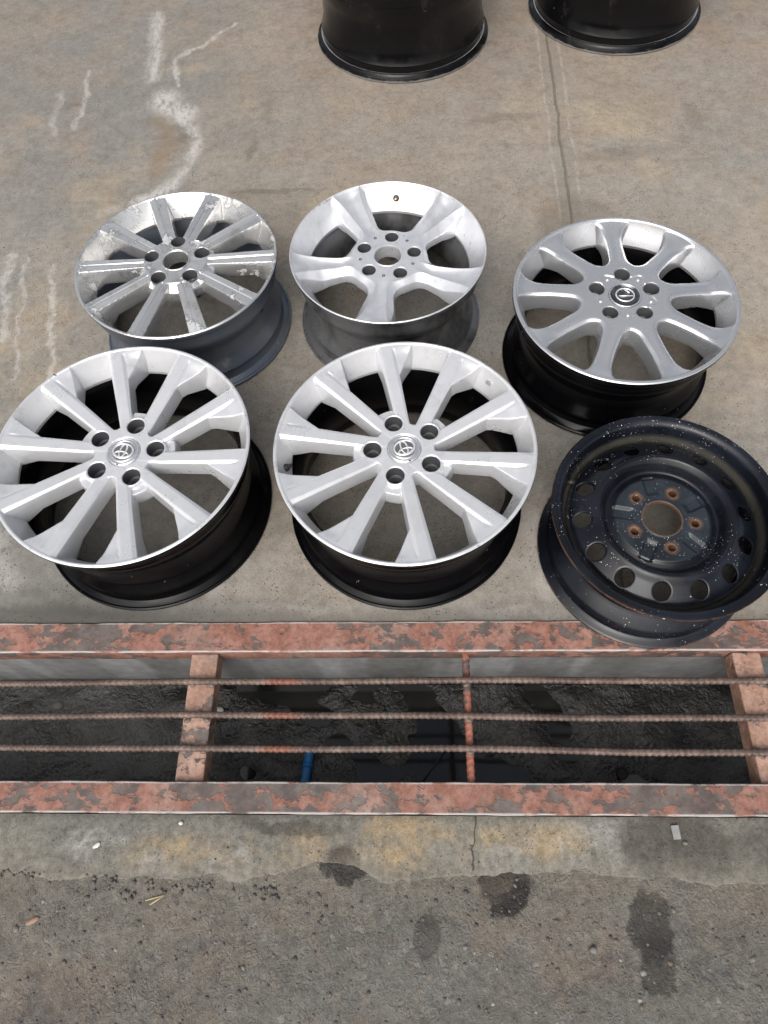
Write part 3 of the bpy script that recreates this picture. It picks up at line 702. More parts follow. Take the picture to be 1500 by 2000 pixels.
def build_face(tagname, R, W, fz, zcut, lugs, rlug, bore, nspoke, phi, v0, r_hub, r_ring, nr=150, nt=900, rmax=None, hand=None, wall_d=.006, bore_d=.030):
    r0 = max(bore - .003, .004); r1 = rmax or (R - .0006)
    rr = np.linspace(r0, r1, nr); tt = np.linspace(0, 2 * np.pi, nt, endpoint=False)
    RR, TT = np.meshgrid(rr, tt, indexing='ij')
    Z = fz(RR, TT)
    if rmax is None: Z = Z - np.where(RR > R - .0035, .0032 * ((RR - (R - .0035)) / .0035) ** 2, 0)
    X = RR * np.cos(TT); Y = RR * np.sin(TT)
    zc = np.interp(RR, *zcut) if isinstance(zcut, tuple) else zcut
    S = [(Z - zc) * .25, RR - bore if bore else np.full_like(Z, 1.0)]
    sl = np.full_like(Z, 1.0)
    for a in lugs: sl = np.minimum(sl, np.hypot(X - .0572 * math.cos(a), Y - .0572 * math.sin(a)) - rlug)
    S.append(sl)
    sh = np.full_like(Z, 1.0)
    if hand:
        nh, ph, rh, rc = hand
        for k in range(nh): sh = np.minimum(sh, np.hypot(X - rc * math.cos(ph + 2 * math.pi * k / nh), Y - rc * math.sin(ph + 2 * math.pi * k / nh)) - rh)
    S.append(sh)
    for q in S[1:]: Z = Z - .0013 * np.clip(1 - q / .0022, 0, 1) ** 2
    S = np.stack(S, -1).reshape(-1, 4)
    s = S.min(1)
    V = np.stack([X, Y, Z], -1).reshape(-1, 3)
    i, j = np.meshgrid(np.arange(nr - 1), np.arange(nt), indexing='ij'); j2 = (j + 1) % nt
    a, b, c, d = (i * nt + j).ravel(), ((i + 1) * nt + j).ravel(), ((i + 1) * nt + j2).ravel(), (i * nt + j2).ravel()
    T = np.concatenate([np.stack([a, b, c], 1), np.stack([a, c, d], 1)])
    ins = s[T] > 0; cnt = ins.sum(1)
    keep = T[cnt == 3]
    t1 = T[cnt == 1]; k1 = ins[cnt == 1].argmax(1); idx = np.arange(len(t1))
    A1, B1, C1 = t1[idx, k1], t1[idx, (k1 + 1) % 3], t1[idx, (k1 + 2) % 3]
    t2 = T[cnt == 2]; k2 = (~ins[cnt == 2]).argmax(1); idx = np.arange(len(t2))
    O2, B2, C2 = t2[idx, k2], t2[idx, (k2 + 1) % 3], t2[idx, (k2 + 2) % 3]
    E_ = np.concatenate([np.stack([A1, B1], 1), np.stack([A1, C1], 1), np.stack([O2, B2], 1), np.stack([O2, C2], 1)])
    E_.sort(axis=1)
    U, inv = np.unique(E_, axis=0, return_inverse=True); inv = inv.ravel()
    w = s[U[:, 0]] / (s[U[:, 0]] - s[U[:, 1]]); w = np.clip(w, .02, .98)[:, None]
    NV = V[U[:, 0]] * (1 - w) + V[U[:, 1]] * w
    NS = S[U[:, 0]] * (1 - w) + S[U[:, 1]] * w
    base = len(V); n1, n2 = len(A1), len(O2)
    ab, ac = base + inv[:n1], base + inv[n1:2 * n1]
    ob, oc = base + inv[2 * n1:2 * n1 + n2], base + inv[2 * n1 + n2:]
    TT_ = np.concatenate([keep, np.stack([A1, ab, ac], 1), np.stack([B2, C2, oc], 1), np.stack([B2, oc, ob], 1)])
    bed = np.concatenate([np.stack([ab, ac], 1), np.stack([oc, ob], 1)])
    V = np.concatenate([V, NV])
    kind = NS.argmin(1)
    dep = np.choose(kind, [wall_d, bore_d, .030, .004])
    nb = len(NV); wt = len(V) + np.arange(nb); wb = wt + nb
    low = NV.copy(); low[:, 2] -= dep
    V = np.concatenate([V, NV, low])
    e0, e1 = bed[:, 0] - base, bed[:, 1] - base
    WT = np.concatenate([np.stack([wt[e1], wt[e0], wb[e0]], 1), np.stack([wt[e1], wb[e0], wb[e1]], 1)])
    TT_ = np.concatenate([TT_, WT])
    # normals for the whole face, so the parts meet without a seam
    fn = np.cross(V[TT_[:, 1]] - V[TT_[:, 0]], V[TT_[:, 2]] - V[TT_[:, 0]])
    VN = np.zeros_like(V)
    for k in range(3):
        for ax in range(3): VN[:, ax] += np.bincount(TT_[:, k], fn[:, ax], len(V))
    VN /= np.maximum(np.linalg.norm(VN, axis=1, keepdims=True), 1e-12)
    V[:, 2] += W
    cen = V[TT_].mean(1); cr_ = np.hypot(cen[:, 0], cen[:, 1]); ca = np.arctan2(cen[:, 1], cen[:, 0])
    if nspoke:
        sp = np.round((ca - phi - np.arcsin(np.clip(v0 / np.maximum(cr_, .02), -1, 1))) / (2 * np.pi / nspoke)).astype(int) % nspoke
        lab = np.where(cr_ < r_hub, 0, np.where(cr_ > r_ring, 1, 2 + sp))
    else: lab = np.where(cr_ < r_hub, 0, 1)
    out = []
    for L in range(lab.max() + 1):
        f_ = TT_[lab == L]
        if not len(f_): continue
        u, iv = np.unique(f_, return_inverse=True)
        me = mesh_np(tagname, V[u], iv.reshape(-1, 3)); 
        me.normals_split_custom_set_from_vertices(VN[u].astype(np.float32))
        out.append((L, me))
    return out

def barrel_profile(R, W, drop=.034, th=.0055, bead=.018, fb=.0105):
    o = [(R - .006, .0005), (R - .0018, .0005), (R, .0035), (R - .0003, .0070), (R - .0030, .0088), (R - .0060, .0078), (R - .0100, .0112), (R - bead + .002, .0150), (R - bead, .0205), (R - bead - .001, .034), (R - bead + .0012, .040),
         (R - bead - .002, .046), (R - drop + .004, .058), (R - drop, .068), (R - drop - .001, min(.115, W - .102)), (R - drop + .001, W - .094), (R - drop + .004, W - .086), (R - fb - .0025, W - .056), (R - fb + .0008, W - .042), (R - fb - .0008, W - .036), (R - fb, W - .0215),
         (R - fb + .002, W - .0165), (R - .0060, W - .0130), (R - .0030, W - .0118), (R - .0006, W - .0090), (R - .0002, W - .0050), (R - .0006, W - .0030)]
    i = [(R - .0022, W - .0055), (R - .0042, W - .0112), (R - fb - .0006, W - .021), (R - fb - .0008, W - .050), (R - drop - th, W - .088), (R - drop - th - .001, min(.115, W - .1)), (R - drop - th, .066), (R - bead - th, .044), (R - bead - th - .001, .022), (R - bead - .001, .010)]
    return o + i
def ell_ring(name, a, b, cx, cy, w, h, z, n=48):
    V = []; prof = [(-.5, 0), (-.35, .8), (0, 1), (.35, .8), (.5, 0)]
    for k in range(n):
        t = 2 * math.pi * k / n; nx, ny = math.cos(t) / a, math.sin(t) / b; L = math.hypot(nx, ny); nx /= L; ny /= L
        for q, hh in prof: V.append((cx + a * math.cos(t) + nx * q * w, cy + b * math.sin(t) + ny * q * w, z + hh * h))
    m = len(prof)
    return mesh_np(name, V, [(i * m + j, ((i + 1) % n) * m + j, ((i + 1) % n) * m + j + 1, i * m + j + 1) for i in range(n) for j in range(m - 1)])

def z_at(fz, x, y): return float(fz(np.array([math.hypot(x, y)]), np.array([math.atan2(y, x)]))[0])
def alloy(name, pos, R, W, rot, label, fz, zcut, rlug, bore, nspoke, phi, v0, r_hub, r_ring, face_mat, bar_mat, drop=.034, group=None, hub_z=-.016, face_meshes=None):
    root = empty(name, (*P2(*pos), 0), rot, label, 'wheel', group)
    bm_ = link('barrel', revolve('barrel', barrel_profile(R, W, drop), 144, True), bar_mat, root)
    fm = face_meshes or build_face(name, R, W, fz, zcut, LUG, rlug, bore, nspoke, phi, v0, r_hub, r_ring)
    hubo = None
    for L, me in fm:
        nm = 'hub' if L == 0 else 'rim_face' if L == 1 else 'spoke'
        me.name = nm
        o = link(nm, me, None if me.materials else face_mat, root)
        if me.materials: pass
        if L == 0: hubo = o
    seat = None
    for a in LUG:
        if seat is None: seat = revolve('lug_seat', [(rlug - .0004, -.0022), (rlug - .0005, -.0265), (rlug - .0015, -.0275), (.0118, -.0280), (.0112, -.0300), (.0078, -.0345), (.0072, -.060)], 32)
        o = link('lug_seat', seat, None if seat.materials else M_SEAT, hubo); o.location = (.0572 * math.cos(a), .0572 * math.sin(a), W + z_at(fz, .0572 * math.cos(a), .0572 * math.sin(a)))
    return root, fm, hubo

# ---- two matching ten-spoke wheels in front
E_ARGS = dict(fz=face_E, zcut=([.07, .10, .17, .203], [-.046, -.042, -.036, -.047]), rlug=.0165, bore=.0306, nspoke=10, phi=rad(9.6), v0=-.009, r_hub=.078, r_ring=.2075, face_mat=M_SIL_E, bar_mat=M_BAR_E, group='pair of matching silver ten-spoke wheels')
RE, WE = .2336, .2195
wE, fmE, hE = alloy('alloy_wheel', (-.0028, .6602), RE, WE, rad(19 + .66), 'bright silver ten-spoke wheel with badge cap, front row centre above the drain grate', **E_ARGS)
def cap_E(root, W):
    cap = link('centre_cap', revolve('centre_cap', [(.0300, -.006), (.0300, -.0005), (.0292, .0012), (.0270, .0020), (.0262, .0014), (.0240, .0018), (.0215, .0030), (.0205, .0022), (.0, .0026)], 64, False, True, 50), M_CAP, root)
    cap.location = (0, 0, W - .0160)
    pl = link('cap_plate', revolve('cap_plate', [(.0196, .0020), (.0190, .0030), (0, .0032)], 48), M_CAPG, cap)
    for a, b, cx, cy, w in ((.0185, .0150, 0, 0, .0036), (.0056, .0140, 0, .0005, .0030), (.0128, .0060, 0, -.0075, .0028)):
        link('emblem', ell_ring('emblem', a, b, cx, cy, w, .0018, .0030), M_CHROME, cap)
    # small notch for a screwdriver on the cap's edge
    link('cap_notch', mesh_bm('cap_notch', box_bm(-.0022, .0022, -.0292, -.0274, .0010, .0026, .0003, 1)), M_RUBBER, cap)
    return cap
capE = cap_E(wE, WE)
def valve_rubber(root, ang, r, z, tilt=1.0, mat=M_RUBBER, tip=None, ln=.022):
    d = Vector((-math.cos(ang) * math.cos(tilt), -math.sin(ang) * math.cos(tilt), math.sin(tilt)))
    p = Vector((math.cos(ang) * r, math.sin(ang) * r, z))
    o = link('valve_stem', tube('valve_stem', [p - d * .006, p, p + d * .004, p + d * .0045, p + d * ln], [.0072, .0072, .0062, .0044, .0038], 14), mat, root)
    if tip is not None:
        link('valve_tip', tube('valve_tip', [p + d * ln * .55, p + d * (ln * .56), p + d * (ln * 1.15), p + d * (ln * 1.16), p + d * (ln * 1.5)], [.0030, .0048, .0046, .0026, .0024], 12), tip, o)
    return o
valve_rubber(wE, rad(187 - 19), .2140, WE - .029, .45, M_RUBBER, None, .012)
wD, fmD, hD = alloy('alloy_wheel', (-.512, .668), RE, WE, rad(-13 + .66), 'bright silver ten-spoke wheel with badge cap at the left edge of the photo', face_meshes=fmE, **E_ARGS)
capD = copy_tree(capE, wD)
valve_rubber(wD, rad(69 + 13), .2145, WE - .028, .45, M_RUBBER, None, .012)
# smaller bits seen on these wheels
for (root, ang, r, z) in ((wE, 42 - 19, .2165, -.022),):
    o = link('balance_weight', mesh_bm('balance_weight', box_bm(-.004, .004, -.006, .006, -.0015, .0015, .0008, 1)), M_CAP, root)
    o.location = (r * math.cos(rad(ang)), r * math.sin(rad(ang)), WE + z); o.rotation_euler = (0, rad(-66), rad(ang))

# ---- worn ten-spoke wheel, back left
RA, WA = .2184, .1965
wA, fmA, hA = alloy('worn_alloy_wheel', (-.4854, 1.1564), RA, WA, rad(21 - 18 + .66), 'worn ten-spoke wheel with peeling lacquer and open hub, back left', face_A, ([.07, .165, .186], [-.030, -.030, -.046]), .0160, .0272, 10, rad(-1), 0, .084, .186, M_SIL_A, M_BAR_A, hub_z=-.001)
ring = link('hub_ring', revolve('hub_ring', [(.0272, -.030), (.0276, -.001), (.0292, .0012), (.0312, .0014), (.0322, .0004)], 64), M_SIL_A, hA); ring.location = (0, 0, WA + z_at(face_A, .032, .002))
valve_rubber(wA, rad(-24 - 3), .188, WA - .075, .9, M_RUBBER, M_BRASS, .026)

# ---- five-spoke wheel, back centre
RB, WB = .2099, .2041
wB, fmB, hB = alloy('five_spoke_wheel', (-.0299, 1.1632), RB, WB, rad(9 + 72 - 90 + .66), 'dull silver five-spoke wheel with stained barrel and open hub, back centre', face_B, ([.08, .14, .172], [-.045, -.045, -.053]), .0148, .0290, 5, rad(126), 0, .082, .178, M_SIL_B, M_BAR_B, hub_z=-.022)
ring = link('hub_ring', revolve('hub_ring', [(.0290, -.030), (.0292, -.004), (.0300, .0006), (.0322, .0012), (.0334, .0002)], 64), M_SIL_B, hB); ring.location = (0, 0, WB + z_at(face_B, .033, .002))
dot = revolve('pin_hole', [(.0034, .0005), (.0030, .0009), (.0022, .0004), (.0, -.0006)], 16)
for k in range(5):
    a = rad(126 + 72 * k); o = link('pin_hole', dot, None if dot.materials else M_RUBBER, hB); o.location = (.0595 * math.cos(a), .0595 * math.sin(a), WB + z_at(face_B, .0595 * math.cos(a), .0595 * math.sin(a)))
valve_rubber(wB, rad(84 + 9), .1905, WB - .030, .55, M_DARK, M_BRASS, .010)

# ---- nine-spoke wheel, back right
RC, WC = .2257, .1921
wC, fmC, hC = alloy('nine_spoke_wheel', (.4492, 1.0215), RC, WC, rad(15 + 72 - 90 + .66), 'smooth shiny silver nine-spoke wheel with oval badge cap, back right', face_C, ([.09, .16, .192], [-.036, -.040, -.048]), .0160, .0318, 9, rad(91), 0, .090, .197, M_SIL_C, M_BAR_C, hub_z=-.003)
cap = link('centre_cap', revolve('centre_cap', [(.0314, -.006), (.0314, -.0004), (.0304, .0016), (.0286, .0022), (.0272, .0010), (.0252, -.0004), (.0215, .0004), (.0, .0030)], 64), M_CAPD, wC)
cap.location = (0, 0, WC - .0042)
link('cap_rim', ell_ring('cap_rim', .0303, .0303, 0, 0, .0030, .0016, .0010, 72), M_CAP, cap)
link('emblem', ell_ring('emblem', .0180, .0172, 0, 0, .0030, .0022, .0016), M_CHROME, cap)
link('emblem', tube('emblem', [(-.0135, -.0042, .0034), (.0, -.0044, .0040), (.0150, -.0034, .0034)], .0014, 8), M_CHROME, cap)
link('emblem', tube('emblem', [(-.0015, .0150, .0028), (.0035, .0085, .0038), (.0085, .0030, .0040)], .0014, 8), M_CHROME, cap)
nub = revolve('nub', [(.0046, -.001), (.0044, .0012), (.0034, .0026), (.0018, .0034), (0, .0036)], 20)
for k in range(5):
    a = LUG[k] + math.pi / 5; o = link('nub', nub, None if nub.materials else M_SIL_C, hC); o.location = (.0525 * math.cos(a), .0525 * math.sin(a), WC + z_at(face_C, .0525 * math.cos(a), .0525 * math.sin(a)) - .0004)

# ---- black steel wheel, front right, resting on the frame
def mat_steelwheel():
    s = N('spattered_black_steel'); p = s.oc(); x, y, z = s.xyz()
    n1 = s.noise(7, 6, .65); n2 = s.noise(70, 5, .7)
    col = s.mix(s.step(n1, .4, .65), (.004, .005, .008), (.010, .012, .019))
    rxy = s.vm('LENGTH', s.flat())
    rusty = s.mix(s.step(n2, .35, .65), (.085, .036, .018), (.15, .075, .038))
    # rust: bolt holes, bore and outer edges
    wv = s.flat(s.warp(60, .008)); d = None
    for a in LUG:
        q = s.vm('DISTANCE', wv, (.0572 * math.cos(a), .0572 * math.sin(a), 0)); d = q if d is None else s.math('MINIMUM', d, q)
    lr_ = s.math('MULTIPLY', s.math('SUBTRACT', 1, s.step(d, .008, .0165)), s.rng_(s.noise(45, 4, .7), .3, .6, .55, 1))
    col = s.mix(s.math('MULTIPLY', lr_, .85), col, s.mix(s.step(n2, .4, .6), (.12, .058, .032), (.21, .115, .066)))
    plate = s.math('MULTIPLY', s.math('SUBTRACT', 1, s.step(rxy, .082, .088)), s.math('SUBTRACT', 1, lr_))
    col = s.mix(s.math('MULTIPLY', plate, s.rng_(n1, .35, .65, .3, .75)), col, (.030, .040, .048))
    br = s.math('SUBTRACT', 1, s.step(s.math('ABSOLUTE', s.math('SUBTRACT', rxy, .0345)), .001, .0025))
    col = s.mix(s.math('MULTIPLY', br, .7), col, (.13, .075, .05))
    er = s.math('MULTIPLY', s.step(rxy, .1975, .1990), s.step(s.noise(11, 5, .7), .40, .62))
    col = s.mix(s.math('MULTIPLY', er, .8), col, rusty)
    # dusty olive gutter between lip and disc
    gut = s.math('MULTIPLY', s.step(rxy, .1605, .166), s.math('SUBTRACT', 1, s.step(rxy, .172, .1765)))
    gut = s.math('MULTIPLY', gut, s.step(z, .09, .10))
    col = s.mix(s.math('MULTIPLY', gut, s.rng_(s.noise(9, 5, .7), .3, .6, .25, .75)), col, (.052, .048, .036))
    # rust runs low on the disc
    rr_ = s.math('MULTIPLY', s.step(s.noise(16, 6, .75, s.map(p, loc=(3, 3, 3))), .62, .70), s.step(s.noise(3, 2), .5, .6))
    col = s.mix(s.math('MULTIPLY', rr_, .6), col, rusty)
    # white paint spatter in three sizes
    sp = None
    for scl, th_, dens, off in ((95, .12, .57, 0), (210, .15, .52, 3), (45, .085, .63, 6)):
        v = s.voro(scl, s.map(s.warp(160, .003), loc=(off, off, off)))
        q = s.math('MULTIPLY', s.math('SUBTRACT', 1, s.step(v, th_ * .75, th_)), s.step(s.noise(9, 4, .75, s.map(p, loc=(off, 2, 1))), dens, dens + .03))
        sp = q if sp is None else s.math('MAXIMUM', sp, q)
    col = s.mix(sp, col, (.62, .62, .62))
    r = s.math('ADD', s.rng_(n1, .35, .65, .18, .34), s.math('MULTIPLY', s.math('MAXIMUM', lr_, gut), .35))
    return s.out(col, r, 0, s.bump(s.math('ADD', s.math('MULTIPLY', n2, .5), sp), .3, .0008), spec=.36)
M_STEEL = mat_steelwheel()
RF, WF = .1993, .1641
wF = empty('steel_wheel', (*P2(.4516, .5437), .0036), rad(60.7 + 72 - 90 + .66 - 72), 'black steel wheel with round holes, rust and white paint spatter, resting on the drain frame', 'wheel')
def steel_barrel(R, W):
    o = [(R - .008, .0008), (R - .003, 0), (R, .0030), (R - .0002, .0060), (R - .004, .0085), (R - .0105, .0098), (R - .0155, .0140), (R - .0170, .020), (R - .0185, .034), (R - .0172, .0385), (R - .020, .043), (R - .036, .056), (R - .041, .062), (R - .042, .092), (R - .038, .100), (R - .0215, .112), (R - .0175, .118),
         (R - .0170, W - .020), (R - .0155, W - .0145), (R - .0105, W - .0100), (R - .0035, W - .0085), (R - .0002, W - .0060), (R, W - .0030), (R - .0015, W - .0006), (R - .0045, W), (R - .0095, W - .0012), (R - .0150, W - .0030), (R - .0190, W - .0075), (R - .0212, W - .0150),
         (R - .0222, W - .022), (R - .0262, W - .034), (R - .0330, W - .048), (R - .0400, .097), (R - .0445, .092), (R - .0445, .062), (R - .039, .056), (R - .024, .043), (R - .0200, .034), (R - .0190, .020), (R - .0170, .012)]
    return o
bF = link('barrel', revolve('barrel', steel_barrel(RF, WF), 144, True), M_STEEL, wF)
for L, me in build_face('disc', RF, WF, face_F, -.2, LUG, .0066, .0335, 0, 0, 0, .0885, 0, nr=110, nt=720, rmax=.1655, hand=(14, rad(1.2 - (60.7 - 90)), .0148, .1420), bore_d=.007):
    link('hub_plate' if L == 0 else 'disc', me, M_STEEL, wF)
link('valve_stem', tube('valve_stem', [(-.178, -.012, WF - .03), (-.165, -.011, WF - .018)], [.005, .0045], 10), M_RUBBER, wF)

# ---- two black-barrelled wheels at the top edge of the photo (standing face down)
RG, WG = .268, .235
for pos, rot, lab in (((.018, 2.339), 10, 'black wheel barrel at the top edge of the photo, above the five-spoke wheel'), ((.690, 2.430), 47, 'black wheel barrel cut off in the top right of the photo')):
    root = empty('upturned_wheel', (*P2(*pos), 0), rad(rot), lab, 'wheel', 'black wheels standing at the back')
    link('barrel', revolve('barrel', barrel_profile(RG, WG, .026, .0055, .017), 144, True), M_BAR_G, root)
    sc_ = (RG - .012) / RE
    for L, me in fmE:
        o = link({0: 'hub', 1: 'rim_face'}.get(L, 'spoke'), me, None, root); o.scale = (sc_, sc_, -sc_); o.location = (0, 0, .02 + WE * sc_)

# ================================================================== SMALL THINGS
def pebble_mesh(seed, flat=.55, sub=1):
    bm = bmesh.new(); bmesh.ops.create_icosphere(bm, subdivisions=sub, radius=1)
    rg = random.Random(seed)
    sx, sy = rg.uniform(.75, 1.25), rg.uniform(.65, 1.0)
    for v in bm.verts:
        q = 1 + .28 * mnoise.noise(v.co * 1.3 + Vector((seed * 3.1, seed * 1.7, 0)))
        v.co = Vector((v.co.x * sx * q, v.co.y * sy * q, v.co.z * flat * q))
    V = np.array([v.co[:] for v in bm.verts]); bm.faces.ensure_lookup_table(); bm.verts.index_update()
    T = np.array([[v.index for v in f.verts] for f in bm.faces]); bm.free(); return V, T
PEB = [pebble_mesh(k, random.Random(k).uniform(.35, .7)) for k in range(14)]
def scatter(name, items, mat, label=None):
    Vs, Ts, n = [], [], 0
    for (x, y, z, r, a) in items:
        V, T = PEB[random.randrange(len(PEB))]
        c, s_ = math.cos(a), math.sin(a)
        W_ = np.stack([V[:, 0] * c - V[:, 1] * s_, V[:, 0] * s_ + V[:, 1] * c, V[:, 2]], -1) * r + (x, y, z)
        Vs.append(W_); Ts.append(T + n); n += len(V)
    o = link(name, mesh_np(name, np.concatenate(Vs), np.concatenate(Ts)), mat); o['kind'] = 'stuff'
    return o
def mat_grit(name, stops):
    s = N(name); i = s.island(); n2 = s.noise(300, 3, .6)
    col = s.ramp(i, stops); col = s.mix(1, col, s.ramp(n2, [(.3, .75), (.7, 1.25)]), 'MULTIPLY')
    return s.out(col, .75, 0, s.bump(n2, .3, .0006), spec=.4)
M_GRIT = mat_grit('grit', [(0, (.05, .05, .052)), (.35, (.085, .082, .078)), (.6, (.12, .108, .092)), (.8, (.135, .10, .075)), (.97, (.17, .16, .145)), (1, (.34, .33, .31))])
M_DGRIT = mat_grit('dark_grit', [(0, (.065, .062, .058)), (.6, (.11, .10, .09)), (1, (.15, .135, .12))])
it = []
for _ in range(4500):
    x, y = random.uniform(-.95, .95), random.uniform(-.55, -.03); r = .0009 + .0032 * random.random() ** 3
    if r > .0022 and random.random() < .4: r *= 1.4
    it.append((x, y, float(lr(x, y)) - .0062 - r * .12, r, random.uniform(0, 6.3)))
tag(scatter('aggregate', it, M_GRIT), 'small stones bedded in the worn lower pavement', 'gravel')
it = []
for x0, y0, sx, sy, n in ((-.36, -.033, .06, .008, 30), (-.44, -.038, .05, .008, 12), (-.58, -.012, .04, .008, 8), (-.24, -.042, .025, .008, 26), (-.65, -.012, .04, .006, 24), (-.50, -.022, .03, .008, 14), (.16, -.03, .008, .006, 3)):
    for _ in range(n):
        r = random.uniform(.0012, .0042); x, y = P2(random.gauss(x0, sx * .6), random.gauss(y0, sy * .6))
        it.append((x, y, float(lr(x, y)) - .0055 + r * .12, r, random.uniform(0, 6.3)))
tag(scatter('loose_gravel', it, M_DGRIT), 'dark loose gravel gathered along the broken concrete edge', 'gravel')
it = []
for _ in range(160):
    x, y = random.uniform(-.8, .8), random.uniform(.0, .068); r = .0006 + .0018 * random.random() ** 3
    it.append((x, y, -.0012, r, random.uniform(0, 6.3)))
for _ in range(420):
    x, y = random.uniform(-1.3, 1.3), random.uniform(.42, 2.4); r = .0006 + .0018 * random.random() ** 4
    it.append((x, y, -.001, r, random.uniform(0, 6.3)))
tag(scatter('grit_specks', it, M_GRIT), 'tiny grit specks scattered over the concrete', 'grit')

def thing_pebble(name, x, y, z, r, mat, label, cat='stone', seed=1, flat=.5, stretch=(1, 1), rot=0):
    V, T = pebble_mesh(seed + 40, flat, 2); V = V * (r * stretch[0], r * stretch[1], r)
    o = link(name, mesh_np(name, V, T), mat); o.location = (*P2(x, y), z); o.rotation_euler = (0, 0, rot); tag(o, label, cat); return o
M_WHITE = simple('white_chip', (.62, .60, .56), .6); M_TAN = simple('tan_stone', (.28, .185, .12), .7); M_STRAW = simple('straw', (.42, .34, .20), .7)
M_CHIPG = simple('grey_chip', (.24, .24, .23), .5); M_STONE = simple('grey_stone', (.17, .165, .15), .8)
thing_pebble('white_chip', -.389, .062, .0005, .0042, M_WHITE, 'small white chip on the concrete just below the grate frame', 'chip', 1, .6)
thing_pebble('tan_stone', -.612, -.079, -.0055, .0085, M_TAN, 'flat tan stone lying on the dark pavement, lower left', 'stone', 2, .35, (1.3, .8), .5)
thing_pebble('white_flake', -.526, .029, .0004, .0060, M_WHITE, 'chalky white flake on the concrete, left below the grate', 'chip', 3, .15, (1.5, .7), .6)
thing_pebble('pale_pebble', .27, -.118, -.0055, .0058, M_STONE, 'pale pebble beside the oil stain on the dark pavement', 'stone', 4, .6)
thing_pebble('grey_pebble', .435, .028, .0012, .0036, M_STONE, 'tiny grey pebble beside the rectangular metal chip', 'stone', 6, .7)
o = link('metal_chip', mesh_bm('metal_chip', box_bm(-.0062, .0062, -.0105, .0105, 0, .003, .0008, 2)), M_CHIPG); o.location = (*P2(.423, .044), .0002); o.rotation_euler = (rad(3), 0, rad(4)); tag(o, 'small rectangular grey chip on the concrete below the grate, right', 'chip')
for k, (x, y, a, ln) in enumerate(((-.418, -.047, .25, .016), (-.414, -.050, .55, .013))):
    c = Vector((*P2(x, y), -.0045)); d = Vector((math.cos(a), math.sin(a), .05)) * ln
    o = link('straw', tube('straw', [Vector((0, 0, 0)) - d, Vector((0, 0, .001)), d], .0011, 8), M_STRAW); o.location = c
    tag(o, ('longer' if k == 0 else 'shorter') + ' pale straw of the crossed pair on the dark pavement', 'straw')
# trench litter
M_BLUE = simple('blue_plastic', (.010, .16, .42), .3)
pipe = empty('blue_pipe', (*P2(-.227, .17), DEPTH), 0, 'blue plastic pipe lying on the trench floor under the grate', 'pipe')
link('pipe_wall', tube('pipe_wall', [(.008, .046, .011), (0, -.02, .011), (-.012, -.075, .011)], .0098, 20, False), M_BLUE, pipe)
link('collar', tube('collar', [(.0055, .022, .011), (.0035, .012, .011)], .0112, 20), M_BLUE, pipe)
M_RAG = simple('grimy_plastic', (.11, .105, .092), .22)
def rag(seed, rx, ry, h):
    n = 46; V = []
    for i in range(n):
        for j in range(n):
            u, v = i / (n - 1) * 2 - 1, j / (n - 1) * 2 - 1
            p = Vector((u * 2.2, v * 2.2, seed)); q = mnoise.noise(p * 1.1) * .35
            rd = 1 + q; ridg = (1 - abs(mnoise.noise(p * 1.6 + Vector((3, 1, 0))))) ** 3 + .5 * (1 - abs(mnoise.noise(p * 3.4))) ** 4
            e = max(0, 1 - (u * u + v * v)) ** .5
            V.append((u * rx * rd + .2 * rx * mnoise.noise(p * 2), v * ry * rd, h * ridg * e * .8 + .001))
    Q = [(i * n + j, (i + 1) * n + j, (i + 1) * n + j + 1, i * n + j + 1) for i in range(n - 1) for j in range(n - 1) if ((i - n / 2 + .5) ** 2 + (j - n / 2 + .5) ** 2) < (n / 2) ** 2 * (.75 + .3 * mnoise.noise(Vector((math.atan2(i - n / 2, j - n / 2) * 1.5, seed, 2))))]
    return mesh_np('crumpled_sheet', V, Q)
o = link('crumpled_plastic', rag(1.3, .045, .030, .030), M_RAG); o.location = (*P2(-.092, .288), DEPTH - .004); tag(o, 'crumpled grimy plastic sheet on the trench floor against the far wall', 'plastic sheet')
o = link('crumpled_plastic', rag(4.7, .030, .045, .020), M_RAG); o.location = (*P2(-.030, .232), DEPTH - .006); o.rotation_euler = (0, 0, .5); tag(o, 'torn wet plastic scrap below the crumpled sheet in the trench', 'plastic sheet')
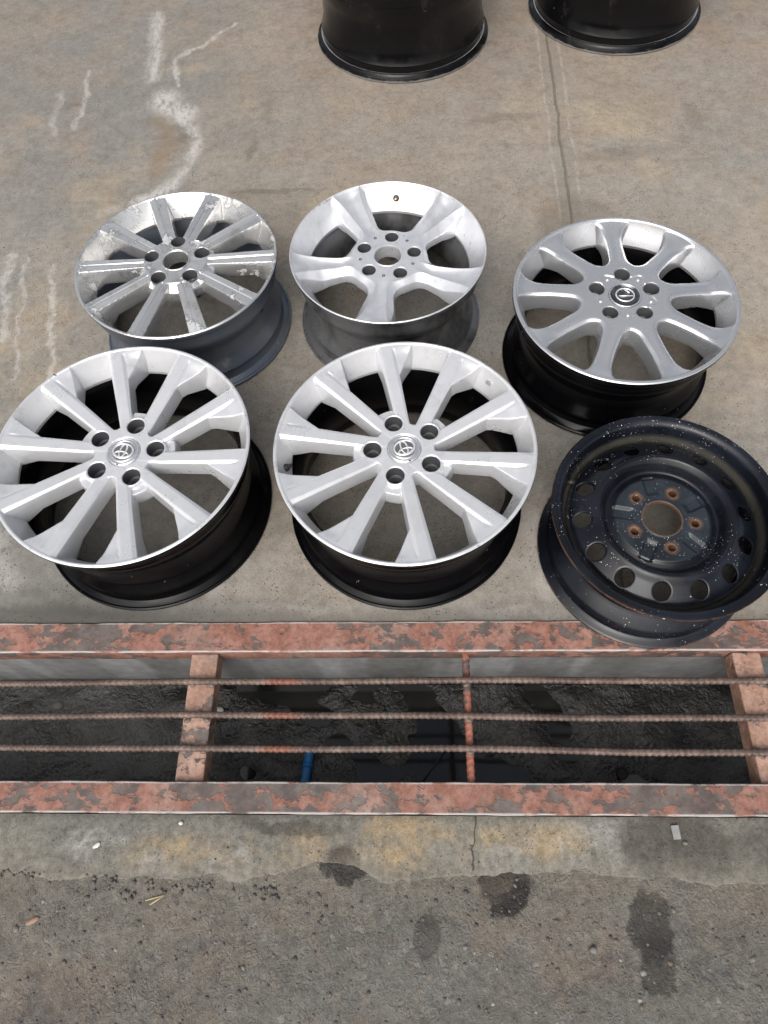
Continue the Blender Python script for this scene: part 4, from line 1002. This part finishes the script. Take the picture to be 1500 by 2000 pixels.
thing_pebble('trench_stone', -.79, .318, DEPTH + .008, .014, M_STONE, 'grey angular stone on the trench floor at far left', 'stone', 7, .5)
thing_pebble('paper_scrap', -.427, .305, DEPTH + .002, .011, M_WHITE, 'small white scrap on the trench floor beside the left crossbar', 'scrap', 8, .25)
thing_pebble('wet_stone', .14, .215, DEPTH + .001, .008, M_CHIPG, 'pale wet stone on the trench floor right of the thin bar', 'stone', 9, .4)
cp = link('bottle_cap', revolve('bottle_cap', [(.0125, 0), (.0130, .004), (.0120, .0075), (.0105, .0070), (.0100, .0030), (0, .0028)], 28), M_RUBBER); cp.location = (*P2(.437, .167), DEPTH - .003); cp.rotation_euler = (rad(8), rad(4), 0); tag(cp, 'round black bottle cap in the puddle at the right of the trench', 'bottle cap')
for (x, y, a, ln, lab) in ((.05, .19, .9, .05, 'thin dark twig leaning in the trench mud left of the thin bar'),):
    o = link('twig', tube('twig', [(-ln * math.cos(a), -ln * math.sin(a), .002), (0, 0, .006), (ln * math.cos(a), ln * math.sin(a), .004)], .0016, 8), M_RUBBER); o.location = (*P2(x, y), DEPTH); tag(o, lab, 'twig')

# weld beads where the rods cross the bars
M_WELD = simple('weld_metal', (.13, .10, .085), .5, .3)
WV, WT_ = pebble_mesh(71, .55, 2)
wme = mesh_np('weld', WV, WT_)
for xx in (-.388 - .016, -.388 + .018, .098, .605 - .014, .605 + .016):
    for yy in (.2935, .2315, .1775):
        o = link('weld', wme, None if wme.materials else M_WELD, grate)
        s_ = random.uniform(.0042, .0062); o.scale = (s_ * 1.5, s_, s_ * .8)
        o.location = (xx, yy - GY - .0045 + random.uniform(-.001, .001) - (.006 * min(max(xx - .05, 0), .33) / .33 if yy < .2 else 0), -.0070); o.rotation_euler = (0, 0, random.uniform(-.5, .5))
# chips and scuffs on the left front wheel
M_CHIPD = simple('bare_dark_chip', (.03, .028, .026), .6)
o = link('lip_chip', wme.copy(), None, wD); o.data.materials.clear(); o.data.materials.append(M_CHIPD); o.scale = (.0042, .0032, .0016)
a_ = rad(133 + 13); o.location = (.2295 * math.cos(a_), .2295 * math.sin(a_), WE - .0006)
